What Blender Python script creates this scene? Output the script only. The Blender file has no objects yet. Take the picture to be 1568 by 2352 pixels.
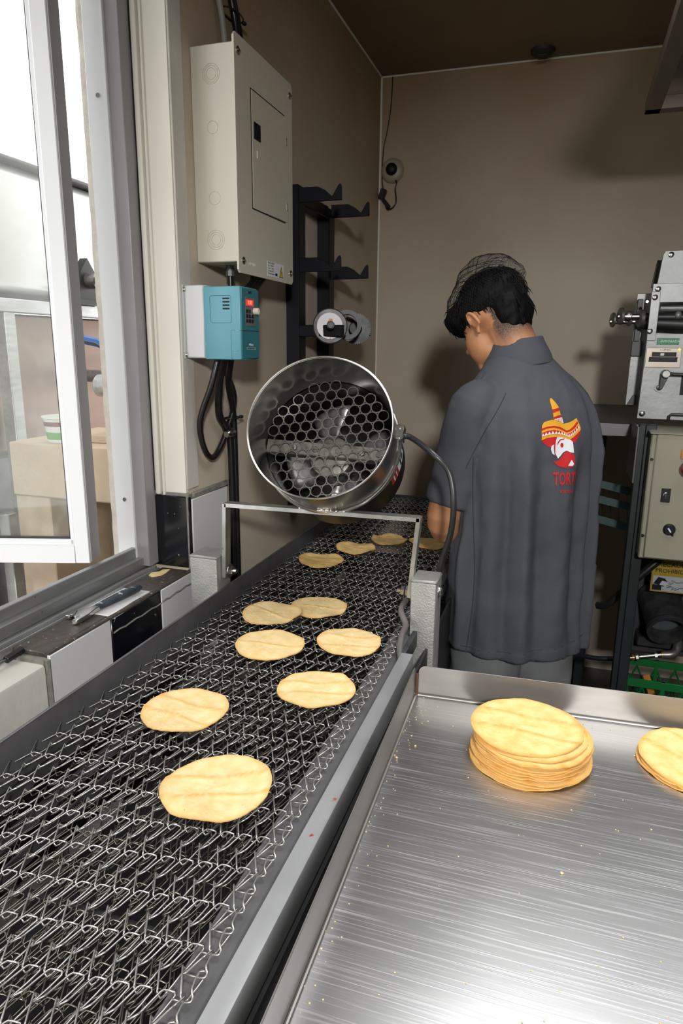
import bpy, bmesh, math, random
from mathutils import Vector, Matrix, Euler, noise
from mathutils.bvhtree import BVHTree
PI = math.pi
R = random.Random(7)
SC = bpy.context.scene
COL = SC.collection
V = Vector

# ---------------------------------------------------------------- camera, sky, lights, exposure
cam_d = bpy.data.cameras.new('camera'); cam = bpy.data.objects.new('camera', cam_d); COL.objects.link(cam)
cam_d.sensor_fit = 'HORIZONTAL'; cam_d.sensor_width = 24.0; cam_d.lens = 24.0; cam_d.clip_start = .02
cr, cu, cb = V((.95145, .30766, .00952)), V((-.08057, .21908, .97237)), V((.29707, -.92593, .23323))
cam.matrix_world = Matrix(((cr.x, cu.x, cb.x, 0), (cr.y, cu.y, cb.y, 0), (cr.z, cu.z, cb.z, 1.47), (0, 0, 0, 1)))
SC.camera = cam
SC.view_settings.view_transform = 'Standard'; SC.view_settings.look = 'None'
SC.view_settings.exposure = 0.0; SC.view_settings.gamma = 1.0; SC.view_settings.use_curve_mapping = False
W = bpy.data.worlds.new('overcast_sky'); SC.world = W; W.use_nodes = True
W.node_tree.nodes['Background'].inputs[0].default_value = (1.0, .995, .97, 1)
W.node_tree.nodes['Background'].inputs[1].default_value = 2.7

def lamp(name, typ, loc, target, power, color=(1, 1, 1), **kw):
    d = bpy.data.lights.new(name, typ); d.energy = power; d.color = color
    for k, v in kw.items(): setattr(d, k, v)
    o = bpy.data.objects.new(name, d); COL.objects.link(o); o.location = loc
    o.rotation_euler = (V(target) - V(loc)).to_track_quat('-Z', 'Y').to_euler()
    return o
lamp('flash_key', 'SPOT', (.42, -.95, 2.02), (-.22, 1.45, .90), 215, (1, .97, .93), spot_size=math.radians(78), spot_blend=1.0, shadow_soft_size=.09)  # flash-like key behind the camera, placed along the shadow directions
lamp('tray_fill', 'AREA', (.40, 1.30, 2.50), (.35, 1.0, 0), 12, (1, .99, .98), shape='RECTANGLE', size=1.1, size_y=.7, spread=math.radians(100))  # unseen area light added to brighten the tray from above
SC.cycles.max_bounces = 8; SC.cycles.use_denoising = True
SC.cycles.sample_clamp_indirect = 4.0

# ---------------------------------------------------------------- materials
MATS = {}
def mat(name, col, rough=.6, metal=0., var=.12, vscale=6., bump=0., bscale=60., col2=None, spots=None, aniso=0., coat=0., emit=None, stretch=(1, 1, 1), spec=None, rvar=0.):
    """noise-varied principled material; spots = (colour, scale, threshold)"""
    if name in MATS: return MATS[name]
    m = bpy.data.materials.new(name); m.use_nodes = True; nt = m.node_tree; N = nt.nodes; L = nt.links
    p = N['Principled BSDF']; p.inputs['Roughness'].default_value = rough; p.inputs['Metallic'].default_value = metal
    if coat: p.inputs['Coat Weight'].default_value = coat; p.inputs['Coat Roughness'].default_value = .15
    if spec is not None: p.inputs['Specular IOR Level'].default_value = spec
    tc = N.new('ShaderNodeTexCoord'); mp = N.new('ShaderNodeMapping'); mp.inputs['Scale'].default_value = stretch
    L.new(tc.outputs['Object'], mp.inputs[0])
    nz = N.new('ShaderNodeTexNoise'); nz.inputs['Scale'].default_value = vscale; nz.inputs['Detail'].default_value = 6
    L.new(mp.outputs[0], nz.inputs['Vector'])
    rp = N.new('ShaderNodeValToRGB'); rp.color_ramp.elements[0].position = .3; rp.color_ramp.elements[1].position = .72
    c2 = col2 if col2 else tuple(c * (1 - var * 2) for c in col)
    rp.color_ramp.elements[0].color = (*c2, 1); rp.color_ramp.elements[1].color = (*col, 1)
    L.new(nz.outputs['Fac'], rp.inputs[0]); out = rp.outputs[0]
    if spots:
        n2 = N.new('ShaderNodeTexNoise'); n2.inputs['Scale'].default_value = spots[1]; n2.inputs['Detail'].default_value = 4
        L.new(tc.outputs['Object'], n2.inputs['Vector'])
        r2 = N.new('ShaderNodeValToRGB'); r2.color_ramp.elements[0].position = spots[2]; r2.color_ramp.elements[1].position = spots[2] + .04
        mx = N.new('ShaderNodeMix'); mx.data_type = 'RGBA'
        L.new(n2.outputs['Fac'], r2.inputs[0]); L.new(r2.outputs[0], mx.inputs[0]); L.new(out, mx.inputs[6]); mx.inputs[7].default_value = (*spots[0], 1)
        out = mx.outputs[2]
    L.new(out, p.inputs['Base Color'])
    if rvar:
        n3 = N.new('ShaderNodeTexNoise'); n3.inputs['Scale'].default_value = vscale * 2.3; n3.inputs['Detail'].default_value = 5
        L.new(mp.outputs[0], n3.inputs['Vector'])
        mr = N.new('ShaderNodeMapRange'); mr.inputs[3].default_value = rough - rvar; mr.inputs[4].default_value = rough + rvar
        L.new(n3.outputs['Fac'], mr.inputs[0]); L.new(mr.outputs[0], p.inputs['Roughness'])
    if bump:
        nb = N.new('ShaderNodeTexNoise'); nb.inputs['Scale'].default_value = bscale; nb.inputs['Detail'].default_value = 5
        L.new(mp.outputs[0], nb.inputs['Vector'])
        b = N.new('ShaderNodeBump'); b.inputs['Strength'].default_value = bump; b.inputs['Distance'].default_value = .004
        L.new(nb.outputs['Fac'], b.inputs['Height']); L.new(b.outputs[0], p.inputs['Normal'])
    if aniso: p.inputs['Anisotropic'].default_value = aniso
    if emit: p.inputs['Emission Color'].default_value = (*emit[0], 1); p.inputs['Emission Strength'].default_value = emit[1]
    MATS[name] = m; return m

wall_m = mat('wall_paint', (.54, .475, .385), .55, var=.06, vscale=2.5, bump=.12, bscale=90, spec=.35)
ceiling_m = mat('ceiling_paint', (.23, .155, .09), .7, var=.15, vscale=2)  # plain brown ceiling paint
cream = mat('cream_paint', (.70, .68, .61), .5, var=.04, vscale=5, bump=.08, bscale=40)
cream2 = mat('cream_plaster', (.60, .585, .54), .7, var=.08, vscale=9, bump=.35, bscale=30)
white_tile = mat('white_tile', (.62, .63, .64), .22, var=.03, vscale=4)
black_tile = mat('black_tile', (.006, .0065, .009), .16, var=.2, vscale=8, spots=((.35, .36, .36), 55, .71))
grout = mat('grout', (.23, .22, .20), .9, var=.2, vscale=40, bump=.5, bscale=80)
granite = mat('dark_stone', (.075, .06, .052), .5, var=.25, vscale=60, bump=.2, spots=((.30, .27, .23), 130, .66))
alu = mat('aluminium', (.40, .41, .42), .42, metal=.75, var=.12, vscale=5, stretch=(1, 1, 8), spots=((.16, .155, .15), 60, .72))
alu_l = mat('aluminium_light', (.55, .56, .57), .38, metal=.7, var=.15, vscale=8, stretch=(8, 1, 8))
white_al = mat('white_frame', (.74, .76, .79), .38, var=.03, vscale=3)
grey_al = mat('grey_frame', (.33, .32, .335), .45, metal=.2, var=.06, vscale=6, bump=.05)
rub = mat('rubber_black', (.012, .012, .014), .38, var=.2)
plaster = mat('rough_plaster', (.64, .60, .53), .9, var=.12, vscale=25, bump=.8, bscale=50, spots=((.1, .09, .08), 90, .74))
panel_m = mat('panel_enamel', (.55, .53, .45), .38, var=.03, vscale=4, bump=.12, bscale=160)
dark_line = mat('dark_gap', (.01, .01, .01), .8)
chrome = mat('zinc_screw', (.55, .55, .54), .25, metal=1, var=.15, vscale=40)
teal = mat('teal_plastic', (.095, .29, .36), .4, var=.06, vscale=8, spots=((.36, .5, .52), 34, .69))
teal_d = mat('teal_front', (.012, .15, .19), .35, var=.1, vscale=10, spots=((.22, .36, .38), 46, .665))
grey_cast = mat('cast_alu_grey', (.55, .56, .58), .5, metal=.15, var=.05, vscale=5)
cable_m = mat('cable_black', (.010, .010, .012), .32, var=.2, spots=((.5, .49, .46), 22, .74))
black_m = mat('black_paint', (.006, .007, .012), .5, var=.2, spec=.3)
steel = mat('stainless', (.50, .485, .455), .24, metal=1, var=.10, vscale=6, rvar=.07, stretch=(1, 1, 4))
steel_w = mat('steel_rim', (.80, .79, .77), .28, metal=1, var=.05)
plate_m = mat('perforated_steel', (.15, .142, .128), .42, metal=.8, var=.15, vscale=14)
motor_m = mat('motor_grey', (.22, .205, .185), .5, metal=.6, var=.3, vscale=40, bump=.3)
blade_m = mat('blade_alu', (.85, .86, .86), .3, metal=.85, var=.05)
drum_black = mat('drum_black', (.010, .010, .013), .33, var=.3, vscale=12)
galv = mat('galvanised', (.36, .365, .35), .5, metal=.5, var=.10, vscale=30, bump=.3, bscale=260, spots=((.03, .028, .025), 28, .735))
bar_m = mat('zinc_bar', (.62, .63, .62), .33, metal=.85, var=.18, vscale=25, spots=((.22, .2, .18), 60, .70))
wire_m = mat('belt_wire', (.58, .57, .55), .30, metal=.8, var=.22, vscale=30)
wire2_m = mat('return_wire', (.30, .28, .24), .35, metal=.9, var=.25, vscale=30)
ledge_m = mat('dark_steel', (.16, .16, .17), .5, metal=.5, var=.15, vscale=14, bump=.1)
rail_m = mat('rail_paint', (.36, .37, .385), .48, metal=.35, var=.10, vscale=12, bump=.08, bscale=90, spots=((.40, .05, .03), 34, .715))
under_m = mat('conveyor_black', (.016, .017, .019), .5, var=.25, bump=.1)
under_g = mat('support_grey', (.07, .073, .08), .55, metal=.3, var=.3, vscale=25)
skin = mat('skin', (.48, .235, .115), .5, var=.10, vscale=22, col2=(.38, .165, .075))
hair_m = mat('black_hair', (.003, .003, .0035), .6, var=.3, vscale=80, stretch=(4, 1, 1), spec=.12)
net_m = mat('hairnet', (.004, .004, .005), .7)
smock = mat('grey_twill', (.072, .077, .093), .82, var=.07, vscale=5, bump=.25, bscale=420, spec=.2)
smock_s = mat('seam_thread', (.028, .030, .037), .9)
trouser = mat('grey_trousers', (.17, .185, .19), .85, var=.12, vscale=8, bump=.2, bscale=300)
shoe_m = mat('black_shoe', (.012, .012, .012), .4)
yel = mat('print_yellow', (.74, .36, .015), .7, var=.05); red = mat('print_red', (.52, .008, .012), .7, var=.05); wht = mat('print_white', (.72, .75, .78), .7, var=.03)
green_p = mat('green_crate', (.002, .135, .028), .42, var=.1)
red_p = mat('red_button', (.16, .008, .012), .35); orange = mat('orange_strap', (.55, .20, .02), .5, var=.15, vscale=30)
brass = mat('brass', (.55, .38, .12), .35, metal=.8)
mach_m = mat('machine_alu', (.30, .31, .31), .45, metal=.5, var=.12, vscale=9, bump=.12, bscale=70)
mach_d = mat('machine_dark', (.06, .062, .065), .45, metal=.6, var=.2)
knob_m = mat('knob_metal', (.30, .295, .28), .38, metal=.8, var=.2, vscale=50)
tealframe = mat('teal_paint', (.035, .075, .08), .5, var=.15, vscale=20); tealdark = mat('teal_black', (.010, .017, .019), .5, var=.15, vscale=20)
boxcream = mat('control_cream', (.30, .285, .215), .5, var=.03, vscale=6, bump=.06, bscale=200)
table_m = mat('dark_stainless', (.16, .16, .165), .35, metal=.8, var=.15)
hood_m = mat('hood_steel', (.16, .13, .10), .5, metal=.5, var=.1)
sand = mat('sand_block', (.62, .50, .37), .9, var=.07, vscale=14, bump=.3, bscale=60)
tank_m = mat('tank_steel', (.72, .73, .74), .35, metal=.55, var=.08, vscale=1.5)
tank_b = mat('tank_brown', (.30, .20, .16), .35, metal=.5, var=.2, vscale=1.6, stretch=(1, .3, 3))
concrete = mat('concrete', (.42, .40, .37), .9, var=.1, vscale=6, bump=.2)
tubw = mat('white_tub', (.80, .82, .80), .4, var=.02); tubg = mat('tub_green', (.10, .42, .06), .5)
navy = mat('dirty_grip', (.035, .05, .075), .5, var=.3, vscale=40, bump=.3, spots=((.33, .33, .33), 48, .60))
speaker_w = mat('speaker_plastic', (.34, .29, .22), .45, var=.05)
blue_h = mat('valve_blue', (.02, .12, .42), .4)
floor_m = mat('floor_tile', (.16, .15, .14), .5, var=.2, vscale=3)

def paint_upper_dim(m, z0=1.68, z1=2.65, col=(.30, .21, .115)):
    """weak light of the upper wall painted in: patchy brown, growing towards the ceiling"""
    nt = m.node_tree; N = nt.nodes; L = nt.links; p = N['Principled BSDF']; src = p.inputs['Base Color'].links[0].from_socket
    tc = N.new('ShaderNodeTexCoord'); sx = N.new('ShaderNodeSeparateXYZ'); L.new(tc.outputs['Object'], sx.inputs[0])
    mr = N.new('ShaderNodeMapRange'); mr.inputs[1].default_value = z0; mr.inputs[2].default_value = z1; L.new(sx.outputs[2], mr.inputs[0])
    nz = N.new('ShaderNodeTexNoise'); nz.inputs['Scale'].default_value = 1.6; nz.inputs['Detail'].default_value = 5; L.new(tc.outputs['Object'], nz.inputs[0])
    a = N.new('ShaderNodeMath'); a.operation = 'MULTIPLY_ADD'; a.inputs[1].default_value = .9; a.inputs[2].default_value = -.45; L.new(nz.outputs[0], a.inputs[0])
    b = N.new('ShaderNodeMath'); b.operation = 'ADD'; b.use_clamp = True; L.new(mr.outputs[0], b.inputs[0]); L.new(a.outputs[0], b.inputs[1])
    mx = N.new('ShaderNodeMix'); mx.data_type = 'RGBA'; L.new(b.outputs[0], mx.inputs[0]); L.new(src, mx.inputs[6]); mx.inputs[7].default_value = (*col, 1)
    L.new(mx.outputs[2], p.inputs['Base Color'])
paint_upper_dim(wall_m)  # brown darkening in the wall colour stands in for dim light higher up

def glass_mat():
    m = bpy.data.materials.new('window_glass'); m.use_nodes = True; nt = m.node_tree; N = nt.nodes; L = nt.links
    for n in list(N): N.remove(n)
    o = N.new('ShaderNodeOutputMaterial'); mx = N.new('ShaderNodeMixShader'); t = N.new('ShaderNodeBsdfTransparent'); g = N.new('ShaderNodeBsdfGlossy')
    g.inputs['Roughness'].default_value = .03; t.inputs[0].default_value = (.93, .95, .94, 1)
    f = N.new('ShaderNodeFresnel'); f.inputs[0].default_value = 1.5
    d = N.new('ShaderNodeBsdfDiffuse'); d.inputs[0].default_value = (.8, .82, .8, 1); m2 = N.new('ShaderNodeMixShader')
    tc = N.new('ShaderNodeTexCoord'); nz = N.new('ShaderNodeTexNoise'); nz.inputs['Scale'].default_value = 18; nz.inputs['Detail'].default_value = 8
    rp = N.new('ShaderNodeValToRGB'); rp.color_ramp.elements[0].position = .45; rp.color_ramp.elements[0].color = (.03, .03, .03, 1)
    rp.color_ramp.elements[1].position = .78; rp.color_ramp.elements[1].color = (.14, .14, .14, 1)
    L.new(tc.outputs['Object'], nz.inputs[0]); L.new(nz.outputs[0], rp.inputs[0])
    L.new(f.outputs[0], mx.inputs[0]); L.new(t.outputs[0], mx.inputs[1]); L.new(g.outputs[0], mx.inputs[2])
    L.new(rp.outputs[0], m2.inputs[0]); L.new(mx.outputs[0], m2.inputs[1]); L.new(d.outputs[0], m2.inputs[2]); L.new(m2.outputs[0], o.inputs[0])
    return m
glass = glass_mat()

def tray_mat():
    m = bpy.data.materials.new('scratched_stainless'); m.use_nodes = True; nt = m.node_tree; N = nt.nodes; L = nt.links
    p = N['Principled BSDF']; p.inputs['Metallic'].default_value = 1
    tc = N.new('ShaderNodeTexCoord')
    nz = N.new('ShaderNodeTexNoise'); nz.inputs['Scale'].default_value = 2.6; nz.inputs['Detail'].default_value = 5; L.new(tc.outputs['Object'], nz.inputs[0])
    rp = N.new('ShaderNodeValToRGB'); rp.color_ramp.elements[0].position = .3; rp.color_ramp.elements[0].color = (.40, .405, .41, 1)
    rp.color_ramp.elements[1].position = .68; rp.color_ramp.elements[1].color = (.54, .55, .56, 1); L.new(nz.outputs[0], rp.inputs[0])
    acc = None
    for ang, sx, sy, lo in ((-.5, 420, 5, .66), (-.12, 500, 4, .64), (-.25, 360, 7, .66), (1.35, 420, 5, .68), (-.7, 520, 8, .68)):
        mp = N.new('ShaderNodeMapping'); mp.inputs['Rotation'].default_value = (0, 0, ang); mp.inputs['Scale'].default_value = (sy, sx, 1)
        L.new(tc.outputs['Object'], mp.inputs[0])
        s = N.new('ShaderNodeTexNoise'); s.inputs['Scale'].default_value = 1; s.inputs['Detail'].default_value = 2; L.new(mp.outputs[0], s.inputs[0])
        r = N.new('ShaderNodeValToRGB'); r.color_ramp.elements[0].position = lo - .16; r.color_ramp.elements[1].position = lo + .14; r.color_ramp.elements[0].position = lo - .06; r.color_ramp.elements[1].color = (.5, .5, .5, 1); L.new(s.outputs[0], r.inputs[0])
        if acc is None: acc = r.outputs[0]
        else:
            a = N.new('ShaderNodeMath'); a.operation = 'MAXIMUM'; L.new(acc, a.inputs[0]); L.new(r.outputs[0], a.inputs[1]); acc = a.outputs[0]
    mx = N.new('ShaderNodeMix'); mx.data_type = 'RGBA'; L.new(acc, mx.inputs[0]); L.new(rp.outputs[0], mx.inputs[6]); mx.inputs[7].default_value = (.74, .75, .76, 1)
    L.new(mx.outputs[2], p.inputs['Base Color'])
    mr = N.new('ShaderNodeMapRange'); mr.inputs[3].default_value = .33; mr.inputs[4].default_value = .58; L.new(acc, mr.inputs[0]); L.new(mr.outputs[0], p.inputs['Roughness'])
    b = N.new('ShaderNodeBump'); b.inputs['Strength'].default_value = .10; b.inputs['Distance'].default_value = .0006; L.new(acc, b.inputs['Height'])
    n4 = N.new('ShaderNodeTexNoise'); n4.inputs['Scale'].default_value = 3.5; L.new(tc.outputs['Object'], n4.inputs[0])
    b2 = N.new('ShaderNodeBump'); b2.inputs['Strength'].default_value = .25; b2.inputs['Distance'].default_value = .01; L.new(n4.outputs[0], b2.inputs['Height']); L.new(b2.outputs[0], b.inputs['Normal'])
    L.new(b.outputs[0], p.inputs['Normal'])
    return m
tray_m = tray_mat()

def tortilla_mat(name, base, deep):
    m = bpy.data.materials.new(name); m.use_nodes = True; nt = m.node_tree; N = nt.nodes; L = nt.links
    p = N['Principled BSDF']; p.inputs['Roughness'].default_value = .75; p.inputs['Specular IOR Level'].default_value = .25
    tc = N.new('ShaderNodeTexCoord')
    nz = N.new('ShaderNodeTexNoise'); nz.inputs['Scale'].default_value = 45; nz.inputs['Detail'].default_value = 6; L.new(tc.outputs['Object'], nz.inputs[0])
    rp = N.new('ShaderNodeValToRGB'); rp.color_ramp.elements[0].position = .35; rp.color_ramp.elements[0].color = (*deep, 1)
    rp.color_ramp.elements[1].position = .62; rp.color_ramp.elements[1].color = (*base, 1); L.new(nz.outputs[0], rp.inputs[0])
    n2 = N.new('ShaderNodeTexNoise'); n2.inputs['Scale'].default_value = 330; n2.inputs['Detail'].default_value = 2; L.new(tc.outputs['Object'], n2.inputs[0])
    r2 = N.new('ShaderNodeValToRGB'); r2.color_ramp.elements[0].position = .735; r2.color_ramp.elements[1].position = .77; L.new(n2.outputs[0], r2.inputs[0])
    # toasted rim and toasted grill lines, in the tortilla's own frame
    gr = N.new('ShaderNodeAttribute'); gr.attribute_name = 'toast'
    mx0 = N.new('ShaderNodeMix'); mx0.data_type = 'RGBA'; L.new(gr.outputs['Fac'], mx0.inputs[0]); L.new(rp.outputs[0], mx0.inputs[6]); mx0.inputs[7].default_value = (deep[0] * .92, deep[1] * .68, deep[2] * .42, 1)
    mx = N.new('ShaderNodeMix'); mx.data_type = 'RGBA'; L.new(r2.outputs[0], mx.inputs[0]); L.new(mx0.outputs[2], mx.inputs[6]); mx.inputs[7].default_value = (.16, .09, .03, 1)
    L.new(mx.outputs[2], p.inputs['Base Color'])
    b = N.new('ShaderNodeBump'); b.inputs['Strength'].default_value = .5; b.inputs['Distance'].default_value = .0012
    n3 = N.new('ShaderNodeTexNoise'); n3.inputs['Scale'].default_value = 190; n3.inputs['Detail'].default_value = 4; L.new(tc.outputs['Object'], n3.inputs[0])
    L.new(n3.outputs[0], b.inputs['Height']); L.new(b.outputs[0], p.inputs['Normal'])
    return m
tort_m = tortilla_mat('tortilla_masa', (.76, .60, .33), (.69, .51, .23))
tort_s = tortilla_mat('tortilla_toasted', (.76, .58, .26), (.68, .45, .16))

# ---------------------------------------------------------------- geometry helpers
class MB:
    def __init__(s): s.bm = bmesh.new()
    def box(s, lo, hi, bev=0., M=None, seg=1):
        b = bmesh.new(); bmesh.ops.create_cube(b, size=1)
        lo, hi = V(lo), V(hi); c = (lo + hi) / 2; d = hi - lo
        for v in b.verts: v.co = V((c.x + v.co.x * d.x, c.y + v.co.y * d.y, c.z + v.co.z * d.z))
        if bev: bmesh.ops.bevel(b, geom=list(b.edges), offset=min(bev, min(abs(d.x), abs(d.y), abs(d.z)) * .45), segments=seg, affect='EDGES', profile=.5)
        s.join(b, M); return s
    def join(s, b, M=None):
        if M is not None: bmesh.ops.transform(b, matrix=M, verts=list(b.verts))
        me = bpy.data.meshes.new('t'); b.to_mesh(me); b.free(); s.bm.from_mesh(me); bpy.data.meshes.remove(me)
    def raw(s, vs, fs, M=None):
        b = bmesh.new(); vv = [b.verts.new(v) for v in vs]
        for f in fs:
            try: b.faces.new([vv[i] for i in f])
            except ValueError: pass
        bmesh.ops.recalc_face_normals(b, faces=list(b.faces)); s.join(b, M); return s
    def prism(s, poly, a, b_, axis='x', M=None, bev=0.):
        """polygon extruded along an axis from a to b_; poly in the two other axes (cyclic order)"""
        def mk(u, v, w): return {'x': (w, u, v), 'y': (u, w, v), 'z': (u, v, w)}[axis]
        n = len(poly); vs = [mk(u, v, a) for u, v in poly] + [mk(u, v, b_) for u, v in poly]
        fs = [tuple(range(n)), tuple(range(2 * n - 1, n - 1, -1))] + [(i, (i + 1) % n, n + (i + 1) % n, n + i) for i in range(n)]
        bb = bmesh.new(); vv = [bb.verts.new(v) for v in vs]
        for f in fs: bb.faces.new([vv[i] for i in f])
        bmesh.ops.recalc_face_normals(bb, faces=list(bb.faces))
        if bev: bmesh.ops.bevel(bb, geom=list(bb.edges), offset=bev, segments=1, affect='EDGES')
        s.join(bb, M); return s
    def tube(s, pts, r, n=10, closed=False, cap=True, flat=None):
        """tube along points; r number or list; flat=(normal, factor) squashes the section"""
        pts = [V(p) for p in pts]; rs = r if isinstance(r, (list, tuple)) else [r] * len(pts)
        vs, fs = [], []; prev = None; m = len(pts)
        for i, p in enumerate(pts):
            a = pts[(i - 1) % m] if (closed or i > 0) else p; b = pts[(i + 1) % m] if (closed or i < m - 1) else p
            t = (b - a).normalized()
            if prev is None:
                u = t.cross(V((0, 0, 1)));
                if u.length < .1: u = t.cross(V((0, 1, 0)))
                u.normalize()
            else:
                u = prev - t * prev.dot(t); u.normalize()
            prev = u; w = t.cross(u)
            for k in range(n):
                a_ = 2 * PI * k / n; off = (u * math.cos(a_) + w * math.sin(a_)) * rs[i]
                if flat: nn = V(flat[0]); off = off - nn * off.dot(nn) * (1 - flat[1])
                vs.append(p + off)
        rng = m if closed else m - 1
        for i in range(rng):
            for k in range(n):
                j = (i + 1) % m
                fs.append((i * n + k, i * n + (k + 1) % n, j * n + (k + 1) % n, j * n + k))
        if cap and not closed: fs += [tuple(range(n))[::-1], tuple((m - 1) * n + k for k in range(n))]
        b = bmesh.new(); vv = [b.verts.new(v) for v in vs]
        for f in fs: b.faces.new([vv[i] for i in f])
        bmesh.ops.recalc_face_normals(b, faces=list(b.faces)) if cap or closed else None
        s.join(b); return s
    def lathe(s, prof, org, axis, n=40, close_ends=False):
        """profile [(dist along axis, radius)] turned about axis"""
        a = V(axis).normalized(); u = a.cross(V((1, 0, 0)));
        if u.length < .1: u = a.cross(V((0, 1, 0)))
        u.normalize(); w = a.cross(u); org = V(org); vs, fs = [], []
        for d, r in prof:
            for k in range(n):
                t = 2 * PI * k / n; vs.append(org + a * d + (u * math.cos(t) + w * math.sin(t)) * max(r, 1e-5))
        for i in range(len(prof) - 1):
            for k in range(n): fs.append((i * n + k, i * n + (k + 1) % n, (i + 1) * n + (k + 1) % n, (i + 1) * n + k))
        if close_ends: fs += [tuple(range(n))[::-1], tuple((len(prof) - 1) * n + k for k in range(n))]
        b = bmesh.new(); vv = [b.verts.new(v) for v in vs]
        for f in fs: b.faces.new([vv[i] for i in f])
        bmesh.ops.recalc_face_normals(b, faces=list(b.faces)); s.join(b); return s
    def cyl(s, a, b_, r, n=20, r2=None, bev=0.):
        a, b_ = V(a), V(b_); L_ = (b_ - a).length; r2 = r if r2 is None else r2
        if bev: return s.lathe([(0, r - bev), (bev, r), (L_ - bev, r2), (L_, r2 - bev)], a, b_ - a, n, True)
        return s.lathe([(0, r), (L_, r2)], a, b_ - a, n, True)
    def ell(s, c, rad, M=None, sub=3):
        b = bmesh.new(); bmesh.ops.create_icosphere(b, subdivisions=sub, radius=1)
        for v in b.verts: v.co = V((v.co.x * rad[0], v.co.y * rad[1], v.co.z * rad[2])) + V(c)
        s.join(b, M); return s
    def hexh(s, a, d, r, h):  # hex bolt head
        return s.lathe([(0, r), (h * .8, r), (h, r * .85)], a, d, 6, True)
    def obj(s, name, m, parent=None, smooth=38, loc=None):
        me = bpy.data.meshes.new(name); s.bm.to_mesh(me); s.bm.free()
        return link(name, me, m, parent, smooth, loc)
def link(name, me, m, parent=None, smooth=38, loc=None):
    o = bpy.data.objects.new(name, me); COL.objects.link(o)
    if m is not None: me.materials.clear(); [me.materials.append(x) for x in (m if isinstance(m, (list, tuple)) else [m])]
    if smooth and len(me.polygons):
        me.polygons.foreach_set('use_smooth', [True] * len(me.polygons)); me.set_sharp_from_angle(angle=math.radians(smooth))
    if parent is not None:
        o.parent = parent
        w = PW.get(parent.name)
        if w is not None: o.matrix_parent_inverse = w.inverted()
    if loc is not None: o.location = loc
    return o
PW = {}
def world_of(o):
    m = o.matrix_basis.copy(); p = o.parent
    return m if p is None else world_of(p) @ o.matrix_parent_inverse @ m
def thing(name, label, cat, loc=(0, 0, 0), rot=0, group=None):
    """Empty at the thing's base; parts are given in world coordinates unless rot/own frame is wanted"""
    o = bpy.data.objects.new(name, None); COL.objects.link(o); o.location = loc; o.rotation_euler = (0, 0, rot)
    o.empty_display_size = .05; o['label'] = label; o['category'] = cat
    if group: o['group'] = group
    PW[o.name] = Matrix.Translation(V(loc)) @ Matrix.Rotation(rot, 4, 'Z')
    return o
def tag(o, label, cat, group=None):
    o['label'] = label; o['category'] = cat
    if group: o['group'] = group
    return o
def struct(o, label, cat=None):
    o['kind'] = 'structure'; o['label'] = label; o['category'] = cat or 'structure'; return o
def smoothpath(pts, k=6):
    pts = [V(p) for p in pts]; out = []
    for i in range(len(pts) - 1):
        p0 = pts[max(i - 1, 0)]; p1 = pts[i]; p2 = pts[i + 1]; p3 = pts[min(i + 2, len(pts) - 1)]
        for j in range(k):
            t = j / k; out.append(.5 * ((2 * p1) + (p2 - p0) * t + (2 * p0 - 5 * p1 + 4 * p2 - p3) * t * t + (3 * p1 - p0 - 3 * p2 + p3) * t ** 3))
    out.append(pts[-1]); return out
def text(name, s, size, M, m, parent, ext=.0003, align='CENTER', sx=1.):
    c = bpy.data.curves.new(name, 'FONT'); c.body = s; c.size = size; c.extrude = ext; c.align_x = align; c.align_y = 'CENTER'; c.resolution_u = 3
    t = bpy.data.objects.new('t', c); COL.objects.link(t); dg = bpy.context.evaluated_depsgraph_get(); dg.update()
    me = bpy.data.meshes.new_from_object(t.evaluated_get(dg)); bpy.data.objects.remove(t); bpy.data.curves.remove(c)
    me.transform(M @ Matrix.Diagonal((sx, 1, 1, 1))); me.name = name
    return link(name, me, m, parent, 0)
def frame_M(org, right, up):
    r = V(right).normalized(); u = V(up).normalized(); n = r.cross(u)
    return Matrix(((r.x, u.x, n.x, org[0]), (r.y, u.y, n.y, org[1]), (r.z, u.z, n.z, org[2]), (0, 0, 0, 1)))

# ---------------------------------------------------------------- room
XW = -.87      # inner face of left wall
YR = 1.464     # far reveal of the window
YB = 3.22      # back wall
ZC = 2.62
o = MB().box((-1.2, -1.8, -.1), (2.3, YB + .2, 0)).obj('floor', floor_m); struct(o, 'dark tiled floor of the tortilla shop', 'floor')
o = MB().box((-1.2, -1.8, ZC), (2.3, YB + .2, ZC + .12)).obj('ceiling', ceiling_m); struct(o, 'dark brown painted ceiling over the machines', 'ceiling')
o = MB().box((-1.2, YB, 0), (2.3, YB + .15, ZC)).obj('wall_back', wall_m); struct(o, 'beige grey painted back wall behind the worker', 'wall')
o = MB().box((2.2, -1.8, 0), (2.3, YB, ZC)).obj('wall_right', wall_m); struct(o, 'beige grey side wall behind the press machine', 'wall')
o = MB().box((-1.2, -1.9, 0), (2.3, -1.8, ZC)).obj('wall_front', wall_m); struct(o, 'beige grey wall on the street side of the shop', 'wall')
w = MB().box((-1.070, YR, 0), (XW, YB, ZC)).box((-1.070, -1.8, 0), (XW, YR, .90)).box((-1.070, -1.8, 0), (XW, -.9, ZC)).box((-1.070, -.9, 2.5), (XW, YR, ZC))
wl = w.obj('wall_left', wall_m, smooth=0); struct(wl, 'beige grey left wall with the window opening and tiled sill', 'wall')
# thin caulk line in the corner and under the ceiling
o = MB().cyl((XW + .003, YB - .003, .9), (XW + .003, YB - .003, ZC), .005, 8).cyl((XW, YB - .003, ZC - .003), (2.2, YB - .003, ZC - .003), .004, 8).cyl((XW + .003, .2, ZC - .003), (XW + .003, YB, ZC - .003), .004, 8).obj('trim_1', cream); struct(o, 'pale caulk bead along corner and ceiling edge', 'trim')
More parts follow.
